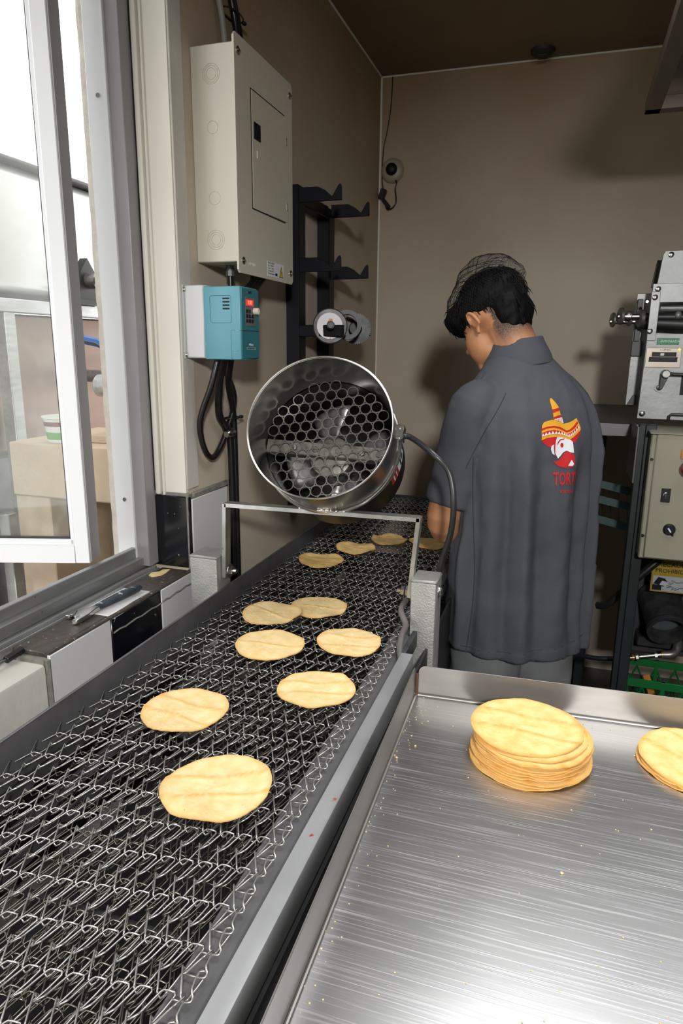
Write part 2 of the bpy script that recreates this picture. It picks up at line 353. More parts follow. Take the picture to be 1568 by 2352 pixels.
# cream lining of the reveal with bead
rv = MB().box((-.938, YR - .006, 1.11), (XW - .002, YR + .01, 2.5)).obj('reveal_lining', cream, wl)
rb = MB().box((-.955, YR - .016, 1.11), (-.939, YR + .01, 2.5), .006, seg=2).box((-.934, YR - .012, 1.11), (-.929, YR + .01, 2.5)).obj('reveal_bead', cream, wl)
rc = MB().tube([(-.957 + .002 * math.sin(i * 1.7), YR - .010, 1.12 + i * .05) for i in range(28)], [.0025 + .002 * abs(math.sin(i * 2.3)) for i in range(28)], 6).obj('crack_filler', dark_line, wl)
# cream corner strip on the room side
MB().box((XW - .002, YR - .004, 1.125), (XW + .003, YR + .05, 2.5), .002).obj('corner_strip', cream2, wl)
# tiles: columns start y .937, width .188; rows .20 high; recessed joints
ty = [.937, 1.120, 1.308, 1.497]
def tile(lo, hi, m, bev=.0015): return MB().box(lo, hi, bev).obj('tile', m, wl)
MB().box((XW - .001, .933, .1), (XW + .0015, 1.66, .905)).box((XW - .001, YR, .9), (XW + .0015, 1.662, 1.112)).obj('grout_bed', grout, wl)
for r in range(4):
    z1 = .915 - r * .203; z0 = z1 - .2
    for c in range(3):
        tile((XW + .0015, ty[c] + .0015, z0), (XW + .009, ty[c + 1] - .0015, z1), white_tile if (r + c) % 2 == 0 else black_tile)
    tile((XW + .0015, ty[3] + .0015, z0), (XW + .009, 1.66, z1), black_tile if r % 2 == 0 else white_tile)
tile((XW + .0015, YR + .002, .919), (XW + .009, 1.655, 1.100), white_tile)
MB().box((XW, YR + .01, 1.100), (XW + .010, 1.662, 1.116), .003).obj('grout_strip', grout, wl)
tile((-.974, YR - .012, .925), (XW + .008, YR - .001, 1.108), black_tile)
MB().box((-.974, YR - .008, 1.106), (XW + .004, YR + .002, 1.118), .003).box((XW - .001, YR - .013, .92), (XW + .006, YR + .003, 1.112), .002).obj('grout_edge', grout, wl)
# cream sill block nearer than the tiles
MB().box((-1.0, -.9, .3), (XW + .008, .930, .903), .008, seg=2).obj('sill_block', cream2, wl)
MB().tube([(XW + .009, .932, .3), (XW + .009, .932, .91)], .005, 6).obj('grout_corner', grout, wl)
# sill top
MB().box((-1.03, .93, .89), (XW + .002, YR, .909)).obj('sill_bed', grout, wl)
for (a, b, m) in ((.94, 1.128, granite), (1.131, 1.288, white_tile), (1.291, 1.452, granite)):
    MB().box((-.948, a, .909), (XW - .004, b, .919), .002).obj('tile', m, wl)
MB().tube([(XW + .001, .94 + i * .04, .914 + .001 * math.sin(i * 2)) for i in range(14)], .0065, 8).obj('sill_nosing', granite, wl)
# crack line over the tiles on the front
for (a, b, za, zb) in ((1.125, 1.305, .884, .885), (1.312, 1.45, .886, .889)):
    MB().tube([(XW + .010, a + (b - a) * i / 9, za + (zb - za) * i / 9 + .0015 * math.sin(i * 2.1)) for i in range(10)], .0022, 5).obj('crack_filler', grout, wl)

# window: fixed frame
wf = thing('window_1', 'open aluminium window with white outer frame beside the wall', 'window', (-1.0, YR, .93)); wf['kind'] = 'structure'
MB().box((-.994, YR - .05, .93), (-.958, YR, 2.5), .002).obj('inner_jamb', grey_al, wf)
MB().box((-1.048, YR - .052, .93), (-.995, YR, 2.5), .002).box((-.997, YR - .056, .93), (-.993, YR - .01, 2.5), .001).obj('outer_jamb', white_al, wf)
MB().box((-1.045, -.9, .905), (-.975, YR - .0, .925), .001).box((-.995, -.9, .925), (-.975, YR - .05, .952), .002).box((-1.010, -.9, .92), (-.994, YR - .05, .977), .002).obj('bottom_rail', alu, wf)
for zz in (1.10, 2.0): MB().cyl((-1.018, YR - .0525, zz + .0), (-1.018, YR - .055, zz), .005, 12).box((-1.021, YR - .0556, zz - .0006), (-1.015, YR - .0545, zz + .0006)).obj('screw', chrome, wf)
# plaster reveal outside
p = MB()
pts = [(-1.16, z) for z in (.9, 2.5)]
b = bmesh.new(); rows = []
for i in range(60):
    z = .90 + 1.6 * i / 59; j = .006 * noise.noise(V((z * 14, 0, 0))) + .003 * noise.noise(V((z * 60, 3, 0)))
    rows.append([b.verts.new((-1.046, YR - .016, z)), b.verts.new((-1.078, YR - .018 + j, z)), b.verts.new((-1.092 + j * .5, YR - .010, z)), b.verts.new((-1.095 + j, YR + .03, z))])
for i in range(59):
    for k in range(3): b.faces.new((rows[i][k], rows[i][k + 1], rows[i + 1][k + 1], rows[i + 1][k]))
p.join(b); p.obj('outer_plaster', plaster, wl)
# track rails on the sill
tr = MB()
for x, h in ((-.981, .020), (-.970, .012), (-.958, .016), (-.949, .010)): tr.box((x - .0016, -.5, .909), (x + .0016, 1.437, .913 + h), .0006)
tr.box((-.983, -.5, .907), (-.947, 1.440, .9125))
trk = tr.obj('window_track', alu_l); tag(trk, 'grooved aluminium sliding track lying loose on the window sill', 'track')
# sash, opened outwards: free frame with glass
S0 = V((-1.010, 1.262, .983)); sd = V((-.951, -.31, 0)).normalized(); sn = V((.31, -.951, 0)).normalized()  # width direction, inner face normal (towards the camera)
SM = frame_M(S0, sd, (0, 0, 1))    # local x along the sash, y up, z = towards/away
zz = 1 if (SM.to_3x3() @ V((0, 0, 1))).dot(sn) > 0 else -1
SW, SH, st, sh_ = .95, 1.62, .034, .042
def sbox(m, x0, y0, x1, y1, z0, z1, bev=.002): m.box((x0, y0, min(z0 * zz, z1 * zz)), (x1, y1, max(z0 * zz, z1 * zz)), bev, SM)
m = MB(); sbox(m, 0, 0, st, SH, -.035, .012); sbox(m, st, 0, SW, sh_, -.035, .012, .001); sbox(m, st, SH - st, SW, SH, -.035, .012); sbox(m, SW - st, st, SW, SH - st, -.035, .012); sash = m.obj('sash_frame', white_al, wf)
m = MB(); sbox(m, -.004, .004, 0, SH - .004, -.045, .010, .001); m.obj('sash_edge', grey_al, sash)
m = MB(); sbox(m, st - .001, sh_, st + .010, SH - st, -.012, .006, .002); sbox(m, st, sh_ - .001, SW - st, sh_ + .014, -.012, .006, .002); m.obj('glazing_bead', white_al, sash)
m = MB(); sbox(m, st + .010, sh_, st + .0125, SH - st, -.012, .002, 0); sbox(m, st, sh_ + .014, SW - st, sh_ + .0165, -.012, .002, 0); m.obj('gasket', rub, sash)
m = MB(); sbox(m, st, sh_, SW - st, SH - st, -.011, -.007, 0); m.obj('glass_pane', glass, sash)

# ---------------------------------------------------------------- outside
o = MB().box((-7, -4, -.15), (-1.17, 8, -.02)).obj('ground', concrete); struct(o, 'pale concrete yard outside the window', 'ground')
tk = thing('steel_tank', 'large stainless tank on a bolted frame out in the yard', 'tank', (-2.9, 2.8, 0))
MB().box((-3.6, 1.2, 1.68), (-2.2, 4.6, 2.185), .05, seg=3).obj('tank_body', tank_m, tk)
MB().box((-3.62, 1.18, 2.185), (-2.17, 4.62, 2.20), .004).obj('rim', ledge_m, tk)
MB().box((-2.23, 1.2, 1.60), (-2.17, 4.6, 1.655), .004).box((-2.23, 2.30, .0), (-2.17, 2.36, 1.60), .004).box((-2.23, 4.5, .0), (-2.17, 4.56, 1.6), .004).obj('frame', alu_l, tk)
MB().box((-3.5, 1.25, 1.02), (-2.26, 4.5, 1.60), .01).obj('lower_panel', tank_b, tk)
MB().box((-3.5, 1.25, 0), (-2.3, 4.5, 1.0), .01).obj('base_panel', ledge_m, tk)
MB().box((-2.19, 2.70, 1.655), (-2.11, 2.88, 1.675)).prism([(2.72, 1.67), (2.86, 1.67), (2.84, 1.80), (2.79, 1.86), (2.74, 1.80)], -2.17, -2.13, 'x').obj('bearing_plate', mach_d, tk)
MB().cyl((-2.13, 2.79, 1.76), (-2.08, 2.79, 1.76), .035, 16).cyl((-2.09, 2.79, 1.76), (-2.05, 2.79, 1.76), .018, 12).obj('bearing', knob_m, tk)
MB().box((-2.6, 2.74, 2.30), (-2.56, 2.97, 2.32)).box((-2.6, 2.95, 2.20), (-2.56, 2.97, 2.32)).box((-2.6, 2.50, 2.20), (-2.56, 2.52, 2.32)).box((-2.6, 2.50, 2.30), (-2.56, 2.75, 2.32)).obj('lid_handle', tank_m, tk)
bl = thing('plastered_bench', 'sand coloured plastered masonry bench under the tank', 'bench', (-1.6, 2.2, 0))
MB().box((-1.93, 2.0, .925), (-1.2, 2.52, 1.125), .006).obj('slab', sand, bl)
MB().box((-1.93, 2.01, -.02), (-1.775, 2.5, .925), .005).obj('pier', sand, bl)
MB().box((-1.34, 2.01, -.02), (-1.2, 2.5, .925), .005).obj('pier', sand, bl)
MB().box((-1.775, 2.35, -.02), (-1.34, 2.45, .925)).obj('back_panel', concrete, bl)
MB().box((-1.64, 2.08, 1.125), (-1.22, 2.5, 1.155), .004).obj('ledge', sand, bl)
tb = thing('plastic_tub', 'white plastic tub with green and red label on the bench', 'tub', (-1.745, 2.08, 1.125))
MB().lathe([(0, .052), (.002, .055), (.085, .068), (.088, .073), (.094, .073), (.094, .070), (.086, .066), (.01, .052)], (-1.745, 2.08, 1.126), (0, 0, 1), 32).obj('tub', tubw, tb)
MB().lathe([(.012, .0578), (.038, .0612)], (-1.745, 2.08, 1.126), (0, 0, 1), 32).obj('green_label', tubg, tb)
MB().lathe([(.060, .0655), (.076, .0680)], (-1.745, 2.08, 1.126), (0, 0, 1), 32).obj('red_label', red_p, tb)
vv = thing('ball_valve', 'steel ball valve with blue lever handle outside the window', 'valve', (-1.5, 2.2, 1.35))
MB().cyl((-1.66, 2.2, 1.37), (-1.52, 2.2, 1.37), .042, 24, bev=.006).lathe([(0, .045), (.02, .048), (.04, .045)], (-1.525, 2.2, 1.37), (1, 0, 0), 8, True).obj('valve_body', alu_l, vv)
MB().cyl((-1.49, 2.2, 1.37), (-1.2, 2.2, 1.37), .030, 24).cyl((-1.66, 2.2, 1.37), (-1.66, 2.9, 1.37), .03, 20).cyl((-1.66, 2.9, 1.37), (-2.28, 2.9, 1.37), .03, 20).obj('pipe', alu_l, vv)
MB().cyl((-1.57, 2.2, 1.41), (-1.57, 2.2, 1.445), .016, 12).hexh((-1.57, 2.2, 1.44), (0, 0, 1), .018, .012).obj('stem', chrome, vv)
MB().tube([(-1.555, 2.19, 1.448), (-1.585, 2.19, 1.456), (-1.60, 2.19, 1.50), (-1.64, 2.19, 1.525), (-1.70, 2.19, 1.535)], .012, 8, flat=((0, 1, 0), 1.4)).obj('lever', ledge_m, vv)
MB().tube([(-1.625, 2.19, 1.518), (-1.64, 2.19, 1.526), (-1.72, 2.19, 1.54)], .016, 8).obj('grip', blue_h, vv)
for ch in vv.children: ch.data.transform(Matrix.Translation((-.01, 0, -.045)))
for i, (x, y, lab) in enumerate(((-1.72, 1.75, 'weathered steel post outside beside the bench'), (-1.80, 1.68, 'outer weathered steel post outside near the sash'))):
    o = MB().box((x - .02, y - .02, -.02), (x + .02, y + .02, .93), .003).obj('steel_post', alu, None); tag(o, lab, 'post')

# ---------------------------------------------------------------- things on the sill
wr = thing('adjustable_wrench', 'adjustable wrench with dirty dark grip on the window sill', 'wrench', (-.915, 1.07, .923), 0)
WM = frame_M((-.917, 1.105, .9215), (.10, .995, 0), (-.995, .10, 0))
MB().prism([(-.045, -.012), (-.038, -.022), (-.020, -.021), (0, -.018), (.025, -.010), (.045, -.008), (.045, .008), (.025, .010), (.006, .016), (-.010, .010), (-.018, .004), (-.026, .001), (-.028, -.006), (-.020, -.010), (-.036, -.010)], 0, .010, 'z', WM, .0012).obj('head', chrome, wr)
MB().prism([(-.026, .012), (-.014, .008), (.004, .018), (-.004, .024), (-.020, .026), (-.030, .020)], .0005, .0095, 'z', WM, .001).obj('jaw', chrome, wr)
MB().tube([WM @ V(p) for p in ((.040, 0, .006), (.07, 0, .007), (.12, 0, .008), (.165, 0, .008), (.175, 0, .008))], [.010, .012, .0135, .0135, .009], 12, flat=((0, 0, 1), .6)).obj('grip', navy, wr)
def disc_tortilla(name, c, D, m, seed, th=.0022, wav=.0035, ang=0., parent=None, rings=12, n=56, curl=0., lines=2, zoff=0., irregular=.02):
    rr = random.Random(seed); vs, fs, toast = [], [], []
    ph = [rr.uniform(0, 6.28) for _ in range(6)]
    def rad(t): return D / 2 * (1 + irregular * math.sin(2 * t + ph[0]) + irregular * .6 * math.sin(3 * t + ph[1]) + .006 * math.sin(7 * t + ph[2]) + .004 * math.sin(13 * t + ph[3]) + .003 * rr.uniform(-1, 1))
    R_ = [rad(2 * PI * k / n) for k in range(n)]
    offs = [(-.28 + .56 * i / max(lines - 1, 1) + rr.uniform(-.06, .06)) * D / 2 if lines > 1 else 0 for i in range(lines)]
    def surf(x, y, f):
        l = 0
        for q in offs: l += math.exp(-((y + .04 * x + .002 * math.sin(x * 60 + q * 50) - q) / .0030) ** 2)
        z = wav * f * (noise.noise(V((x * 22 + seed * 7.1, y * 22, seed))) + .25) + .0009 * noise.noise(V((x * 160, y * 160, seed)))
        return z + l * .0016 + curl * f ** 3 * (x * x) / (D * D / 4) * .02, l
    for side in (1, -1):
        for i in range(rings + 1):
            f = i / rings
            for k in range(n if i else 1):
                t = 2 * PI * k / n; x, y = R_[k] * f * math.cos(t), R_[k] * f * math.sin(t)
                z, l = surf(x, y, f); e = th / 2 * (1 if f < .99 else .75)
                vs.append((x, y, z + side * e)); toast.append(min(1., .80 * l + (max(0, (f - .86) / .14) ** 2) * .75))
    per = 1 + rings * n
    for s_ in (0, 1):
        b0 = s_ * per
        def vi(i, k): return b0 + (0 if i == 0 else 1 + (i - 1) * n + k % n)
        for k in range(n):
            f0 = (vi(0, 0), vi(1, k), vi(1, k + 1)); fs.append(f0 if s_ == 0 else f0[::-1])
            for i in range(1, rings):
                q = (vi(i, k), vi(i + 1, k), vi(i + 1, k + 1), vi(i, k + 1)); fs.append(q if s_ == 0 else q[::-1])
    for k in range(n):
        a, b_ = 1 + (rings - 1) * n + k, 1 + (rings - 1) * n + (k + 1) % n
        fs.append((a, per + a, per + b_, b_))
    me = bpy.data.meshes.new(name); me.from_pydata(vs, [], fs); me.update()
    at = me.attributes.new('toast', 'FLOAT', 'POINT'); at.data.foreach_set('value', toast)
    o = link(name, me, m, parent, 60); o.location = (c[0], c[1], c[2] + th / 2 + zoff); o.rotation_euler = (0, 0, ang)
    return o
o = MB().prism([(-.032, -.012), (-.008, -.018), (.012, -.010), (.034, .004), (.020, .014), (.004, .008), (-.014, .016), (-.030, .004)], .0, .0022, 'z', Matrix.Translation((-.925, 1.405, .9195)) @ Matrix.Rotation(1.2, 4, 'Z')).obj('tortilla_scrap', tort_m); tag(o, 'torn scrap of tortilla on the dark end of the sill', 'tortilla scrap')
sdr = thing('screwdriver', 'thin screwdriver shaft with black collar in the window track', 'screwdriver', (-.91, .9, .9))
MB().cyl((-.925, .60, .908), (-.925, .905, .915), .0022, 8).obj('shaft', ledge_m, sdr); MB().cyl((-.925, .90, .914), (-.924, .94, .918), .007, 12, bev=.001).obj('collar', rub, sdr)

# ---------------------------------------------------------------- electrical panel
ep = thing('breaker_panel', 'beige electrical breaker panel mounted on the left wall', 'electrical panel', (XW, 1.72, 1.66))
MB().box((XW, 1.553, 1.668), (-.762, 1.862, 2.130), .002).obj('enclosure', panel_m, ep)
PX = -.757
MB().prism([(1.548, 1.650), (1.556, 1.643), (1.880, 1.643), (1.890, 1.652), (1.890, 2.140), (1.880, 2.149), (1.556, 2.149), (1.548, 2.141)], -.762, PX, 'x').obj('cover', panel_m, ep)
dr = MB().box((PX, 1.632, 1.800), (PX + .0018, 1.845, 2.058), .0008).obj('door', panel_m, ep)
g = MB()
for lo, hi in (((PX + .0002, 1.628, 1.797), (PX + .0006, 1.6315, 2.061)), ((PX + .0002, 1.6315, 2.0585), (PX + .0006, 1.836, 2.061)), ((PX + .0002, 1.6315, 1.7965), (PX + .0006, 1.836, 1.7995)), ((PX + .0002, 1.8455, 1.80), (PX + .0006, 1.847, 1.86))): g.box(lo, hi)
g.obj('door_gap', dark_line, ep)
MB().box((PX + .0018, 1.640, 1.955), (PX + .0045, 1.676, 1.992), .001).box((PX + .0045, 1.648, 1.960), (PX + .0055, 1.669, 1.987), .0005).obj('latch', black_m, dr)
MB().box((PX + .0018, 1.655, 1.915), (PX + .004, 1.659, 1.933), .001).obj('label_mark', cream, dr)
for zz_ in (1.84, 2.0): MB().box((PX, 1.8435, zz_ - .010), (PX + .003, 1.8475, zz_ + .010), .0006).obj('hinge', chrome, ep)
for y_, z_ in ((1.566, 2.115), (1.872, 2.118), (1.572, 1.672), (1.872, 1.672)):
    MB().lathe([(0, .0085), (.002, .0085), (.0045, .004), (.005, .0)], (PX, y_, z_), (1, 0, 0), 16).box((PX + .0035, y_ - .006, z_ - .001), (PX + .0052, y_ + .006, z_ + .001)).obj('screw', chrome, ep)
for z_, rr in ((2.070, (.012, .017, .021)), (1.960, (.0135,)), (1.810, (.0145,)), (1.718, (.012, .017, .022))):
    kx = -.818
    for r_ in rr: MB().tube([(kx + r_ * math.cos(t), 1.5525, z_ + r_ * math.sin(t)) for t in [2 * PI * i / 28 for i in range(28)]], .0008, 5, closed=True).obj('knockout', panel_m, ep)
# label with warning triangle
lb = MB().box((PX, 1.712, 1.651), (PX + .0004, 1.822, 1.688)).obj('label', wht, ep)
LM = frame_M((PX + .0005, 1.767, 1.6695), (0, 1, 0), (0, 0, 1))
for i, (s_, wd) in enumerate((('PANEL  CENTRO', .0), ('Tipo    120/240', 0), ('Fases   3   60 Hz', 0), ('Corriente 100 A', 0), ('Montaje Superficie', 0))): text('lettering', s_, .0056, frame_M((PX + .0006, 1.716, 1.684 - i * .0065), (0, 1, 0), (0, 0, 1)), black_m, lb, .0001, 'LEFT')
MB().raw([LM @ V(p) for p in ((.022, -.016, 0), (.052, -.016, 0), (.037, .014, 0))], [(0, 1, 2)]).obj('warning_triangle', black_m, lb, smooth=0)
MB().raw([LM @ V(p) for p in ((.0255, -.0142, .0003), (.0485, -.0142, .0003), (.037, .0095, .0003))], [(0, 1, 2)]).obj('warning_triangle', mat('warn_yellow', (.75, .62, .02), .5), lb, smooth=0)
MB().raw([LM @ V(p) for p in ((.039, .004, .0006), (.0345, -.005, .0006), (.0375, -.004, .0006), (.035, -.012, .0006), (.0405, -.002, .0006), (.0375, -.0025, .0006))], [(0, 1, 2), (2, 3, 4), (2, 4, 5)]).obj('bolt_symbol', black_m, lb, smooth=0)
for i in range(10): pass
MB().box((PX + .0004, 1.783 - .02, 1.655), (PX + .0006, 1.783 - .006, 1.662)).obj('barcode', black_m, lb, smooth=0)
text('lettering', 'CENTRO', .010, frame_M((PX + .0003, 1.62, 1.668), (0, 1, 0), (0, 0, 1)), cream, ep, .0003)
MB().cyl((-.822, 1.63, 1.668), (-.822, 1.63, 1.645), .010, 16).lathe([(0, .0115), (.012, .0115)], (-.822, 1.63, 1.655), (0, 0, -1), 8, True).obj('cable_gland', ledge_m, ep)

# inverter
iv = thing('motor_drive', 'teal and grey motor speed drive with red display on the wall', 'motor drive', (XW, 1.52, 1.44))
MB().box((XW, 1.470, 1.443), (XW + .006, 1.572, 1.612), .001).box((XW + .004, 1.476, 1.444), (XW + .055, 1.568, 1.610), .003).obj('heat_sink', grey_cast, iv)
TY0, TY1 = 1.473, 1.570; TX = XW + .150
bd = MB().box((XW + .055, TY0, 1.441), (TX, TY1, 1.606), .005, seg=2).obj('housing', teal, iv)
fr = MB().box((TX - .002, TY0 + .004, 1.444), (TX + .002, TY1 - .001, 1.603), .002).obj('front_cover', teal_d, iv)
for i in range(4): MB().box((XW + .106, TY0 - .001, 1.577 - i * .0075), (XW + .123, TY0 + .002, 1.5803 - i * .0075)).obj('vent_slot', dark_line, bd)
q = MB()
for lo, hi in (((XW + .075, 1.580, 0), (XW + .122, 1.5806, 0)),): pass
pts = [(XW + .073 + .003, 1.585), (XW + .125, 1.585), (XW + .127, 1.582), (XW + .127, 1.527), (XW + .125, 1.5245), (XW + .078, 1.5245), (XW + .074, 1.528), (XW + .073, 1.582)]
MB().tube([(x, TY0 - .0002, z) for x, z in pts], .0005, 4, closed=True).box((XW + .125, TY0 - .0005, 1.441), (XW + .1258, TY0 + .001, 1.508)).box((XW + .125, TY0 - .0005, 1.5075), (TX, TY0 + .001, 1.5085)).obj('panel_line', teal_d, bd)
for i in range(3): MB().box((XW + .127, TY0 - .001, 1.450 + i * .006), (TX - .006, TY0 + .001, 1.452 + i * .006), .0005).obj('rib', teal, bd)
MB().box((TX, TY0 + .004, 1.5072), (TX + .0024, TY1 - .001, 1.5085)).obj('cover_joint', dark_line, fr)
kp = MB().box((TX + .0018, 1.494, 1.518), (TX + .003, 1.548, 1.583), .001).obj('keypad', mat('keypad_grey', (.13, .13, .15), .5, spots=((.4, .4, .4), 80, .68)), fr)
MB().box((TX + .003, 1.497, 1.564), (TX + .0036, 1.537, 1.578)).obj('display_window', mat('display_red', (.25, .01, .01), .3, emit=((1, .04, .03), .7)), kp)
DM = frame_M((TX + .0037, 1.517, 1.571), (0, 1, 0), (0, 0, 1))
text('digits', '0.00', .013, DM, mat('digit_glow', (1, .1, .05), .3, emit=((1, .08, .04), 5)), kp, .0002)
MB().cyl((TX + .003, 1.539, 1.553), (TX + .016, 1.539, 1.553), .0075, 16, bev=.001).obj('knob', cream, kp)
for r_ in range(3):
    for c_ in range(3):
        if r_ == 0 and c_ == 2: continue
        y_, z_ = 1.502 + c_ * .014, 1.552 - r_ * .011
        MB().box((TX + .003, y_ - .005, z_ - .004), (TX + .0042, y_ + .005, z_ + .004), .001).obj('key', black_m, kp)
text('lettering', 'DRIVE', .008, frame_M((TX + .0022, 1.52, 1.594), (0, 1, 0), (0, 0, 1)), black_m, fr)
text('lettering', '400mm', .008, frame_M((TX + .0022, 1.523, 1.476), (0, 1, 0), (0, 0, 1)), grey_cast, fr)
MB().tube([(TX + .002, y_, z_) for y_, z_ in ((1.50, 1.465), (1.545, 1.465), (1.545, 1.470), (1.50, 1.470))], .0004, 4, closed=True).obj('warning_outline', grey_cast, fr)
for z_ in (1.600, 1.452): MB().cyl((XW + .006, 1.476, z_), (XW + .0095, 1.476, z_), .005, 12).lathe([(0, .008), (.001, .008)], (XW + .006, 1.476, z_), (1, 0, 0), 16, True).obj('screw', chrome, iv)

# cables
def cable(pts, r, lab, group=None, m=cable_m, name='cable', k=6):
    o = MB().tube(smoothpath(pts, k), r, 10).obj(name, m, None, 80); tag(o, lab, 'cable', group); return o
wx = XW + .012
cg = 'black cables between ceiling and breaker panel'
for i, (y0, y1, r_) in enumerate(((1.79, 1.70, .0065), (1.775, 1.69, .0085), (1.76, 1.66, .0065), (1.74, 1.665, .007))):
    cable([(wx + .004 * i, y1 - .02, ZC), (wx + .004 * i, y1 + .01, 2.40), (wx + .006 + .004 * i, y0 - .01, 2.24), (-.84 + .005 * i, y0 - .02, 2.120)], r_, '%s black cable from the ceiling into the top of the breaker panel' % ['farthest', 'thick third', 'second', 'nearest'][i], cg)
cable([(wx, 1.62, ZC), (wx, 1.645, 2.36), (wx + .004, 1.685, 2.24), (-.85, 1.70, 2.125)], .008, 'grey cable running from the ceiling into the breaker panel', None, mat('cable_grey', (.30, .30, .29), .5))
o = MB().tube([(wx + .008 + .020 * math.cos(t), 1.735 + .045 * math.sin(t), 2.262) for t in [2 * PI * i / 24 for i in range(24)]], .002, 5, closed=True).ell((wx + .016, 1.785, 2.262), (.006, .008, .005), sub=2).obj('cable_tie', rub); tag(o, 'black zip tie round the cables above the breaker panel', 'cable tie')
cg2 = 'black cables from breaker panel to motor drive'
cable([(-.822, 1.63, 1.65), (-.820, 1.628, 1.60)], .0065, 'scuffed straight black cable under the breaker panel gland')
for i in range(4):
    cable([(-.82 + .006 * i, 1.745 + .03 * i, 1.67), (-.80, 1.71 + .02 * i, 1.64), (-.775 + .006 * i, 1.60 + .01 * i, 1.602)], .0055, '%s slanting black cable from breaker panel to motor drive' % ['left', 'second', 'third', 'right'][i], cg2)
cable([(-.80, 1.510, 1.445), (-.815, 1.50, 1.38), (-.85, 1.50, 1.29), (-.852, 1.525, 1.215), (-.852, 1.575, 1.195), (-.852, 1.65, 1.26), (-.850, 1.69, 1.34), (-.83, 1.60, 1.42), (-.80, 1.555, 1.445)], .0075, 'long looped black cable hanging under the motor drive')
cable([(-.79, 1.525, 1.445), (-.83, 1.57, 1.38), (-.850, 1.60, 1.30), (-.853, 1.64, 1.26), (-.852, 1.665, 1.2), (-.853, 1.665, .72)], .0095, 'thick black cable dropping behind the conveyor rail, left of the two')
cable([(-.785, 1.55, 1.445), (-.83, 1.62, 1.38), (-.850, 1.68, 1.30), (-.853, 1.69, 1.2), (-.853, 1.69, .72)], .0085, 'black cable dropping behind the conveyor rail, right of the two')
cable([(-.80, 1.54, 1.445), (-.84, 1.585, 1.36), (-.845, 1.60, 1.30), (-.85, 1.655, 1.25)], .006, 'short black cable inside the bundle below the motor drive')
o = MB().tube([(-.848 + .018 * math.cos(t), 1.668 + .034 * math.sin(t), 1.285) for t in [2 * PI * i / 24 for i in range(24)]], .002, 5, closed=True).ell((-.84, 1.708, 1.285), (.006, .010, .005), sub=2).obj('cable_tie', rub); tag(o, 'black zip tie round the hanging cable bundle', 'cable tie')
o = MB().lathe([(0, .008), (.006, .012), (.03, .012), (.036, .008)], (-.842, 1.622, 1.245), (.1, .9, .1), 10, True).obj('cable_clamp', chrome); tag(o, 'small metal cable connector at the loop of hanging cables', 'cable connector')

# ---------------------------------------------------------------- wall rack with gears
rk = thing('tool_rack', 'black steel wall rack with notched arms', 'rack', (XW, 2.27, .9))
RX = XW + .002
MB().box((RX, 2.105, .95), (RX + .045, 2.165, 1.956), .003).obj('upright', black_m, rk)
MB().box((RX, 2.395, .95), (RX + .045, 2.455, 1.94), .003).obj('upright', black_m, rk)
MB().box((RX + .002, 2.165, 1.905), (RX + .042, 2.395, 1.945), .002).obj('crossbar', black_m, rk)
def arm(y, z, L, par):
    prof = [(0, -.021), (0, .021), (L * .45, .021), (L * .62, .010), (L * .78, -.008), (L * .80, -.008), (L * .93, .020), (L * .98, .026), (L, .020), (L * 1.01, -.020)]
    MB().prism([(RX + .045 + x, z + h) for x, h in prof], y - .006, y + .006, 'y', None, .001).obj('arm', black_m, par)
for y, z in ((2.112, 1.925), (2.112, 1.722), (2.42, 1.932), (2.42, 1.728)): arm(y, z, .135, rk)
for y, z in ((2.112, 1.525), (2.42, 1.532)): MB().box((RX + .045, y - .012, z - .02), (RX + .19, y + .012, z + .016), .002).obj('arm', black_m, rk)
gr = thing('pulley_wheel', 'grey worn flanged pulley on a shaft hung on the rack', 'pulley', (-.70, 2.10, 1.53))
ax = (.35, -1, .02)
MB().lathe([(.0, .02), (.0, .060), (.006, .064), (.012, .060), (.016, .054), (.030, .054), (.036, .060), (.042, .064), (.048, .060), (.05, .02)], (-.705, 2.16, 1.542), ax, 40).obj('wheel', mat('worn_iron', (.19, .19, .195), .5, metal=.5, var=.3, vscale=25, bump=.3, bscale=60, spots=((.25, .10, .03), 26, .68)), gr)
MB().lathe([(0, .0), (0, .047), (.004, .047), (.004, 0)], (-.690, 2.112, 1.543), ax, 32).obj('hub_plate', mat('worn_hub', (.40, .41, .42), .45, metal=.4, var=.15, spots=((.25, .10, .03), 30, .66)), gr)
MB().cyl((-.69, 2.12, 1.543), (-.668, 2.058, 1.544), .015, 16, bev=.002).cyl((-.672, 2.07, 1.544), (-.664, 2.045, 1.544), .011, 16, bev=.001).cyl((-.70, 2.12, 1.543), (-.75, 2.30, 1.54), .014, 16).obj('shaft', mach_d, gr)
for ch in gr.children: ch.data.transform(Matrix.Translation(V((-.705, 2.1, 1.535))) @ Matrix.Translation((-.030, 0, -.004)) @ Matrix.Scale(.86, 4) @ Matrix.Translation(-V((-.705, 2.1, 1.535))))
g2 = thing('ring_gear', 'thin dark ring with chain on the rack behind the pulley', 'gear', (-.70, 2.25, 1.53))
MB().lathe([(0, .034), (0, .048), (.025, .048), (.025, .034), (0, .034)], (-.712, 2.26, 1.545), (.3, -1, .05), 36).obj('ring', mach_d, g2)
g3 = thing('sprocket', 'toothed grey sprocket hanging on the rear rack arm', 'sprocket', (-.72, 2.4, 1.53))
prof = []
for i in range(46):
    for f, r_ in ((0, .050), (.3, .054), (.55, .054), (.85, .050)): t = 2 * PI * (i + f) / 46; prof.append((r_ * math.cos(t), r_ * math.sin(t)))
MB().prism(prof, 0, .012, 'z', frame_M((-.722, 2.395, 1.537), (.93, .36, 0), (0, 0, 1))).obj('toothed_disc', mat('sprocket_iron', (.10, .105, .11), .45, metal=.6, var=.3, vscale=30), g3)
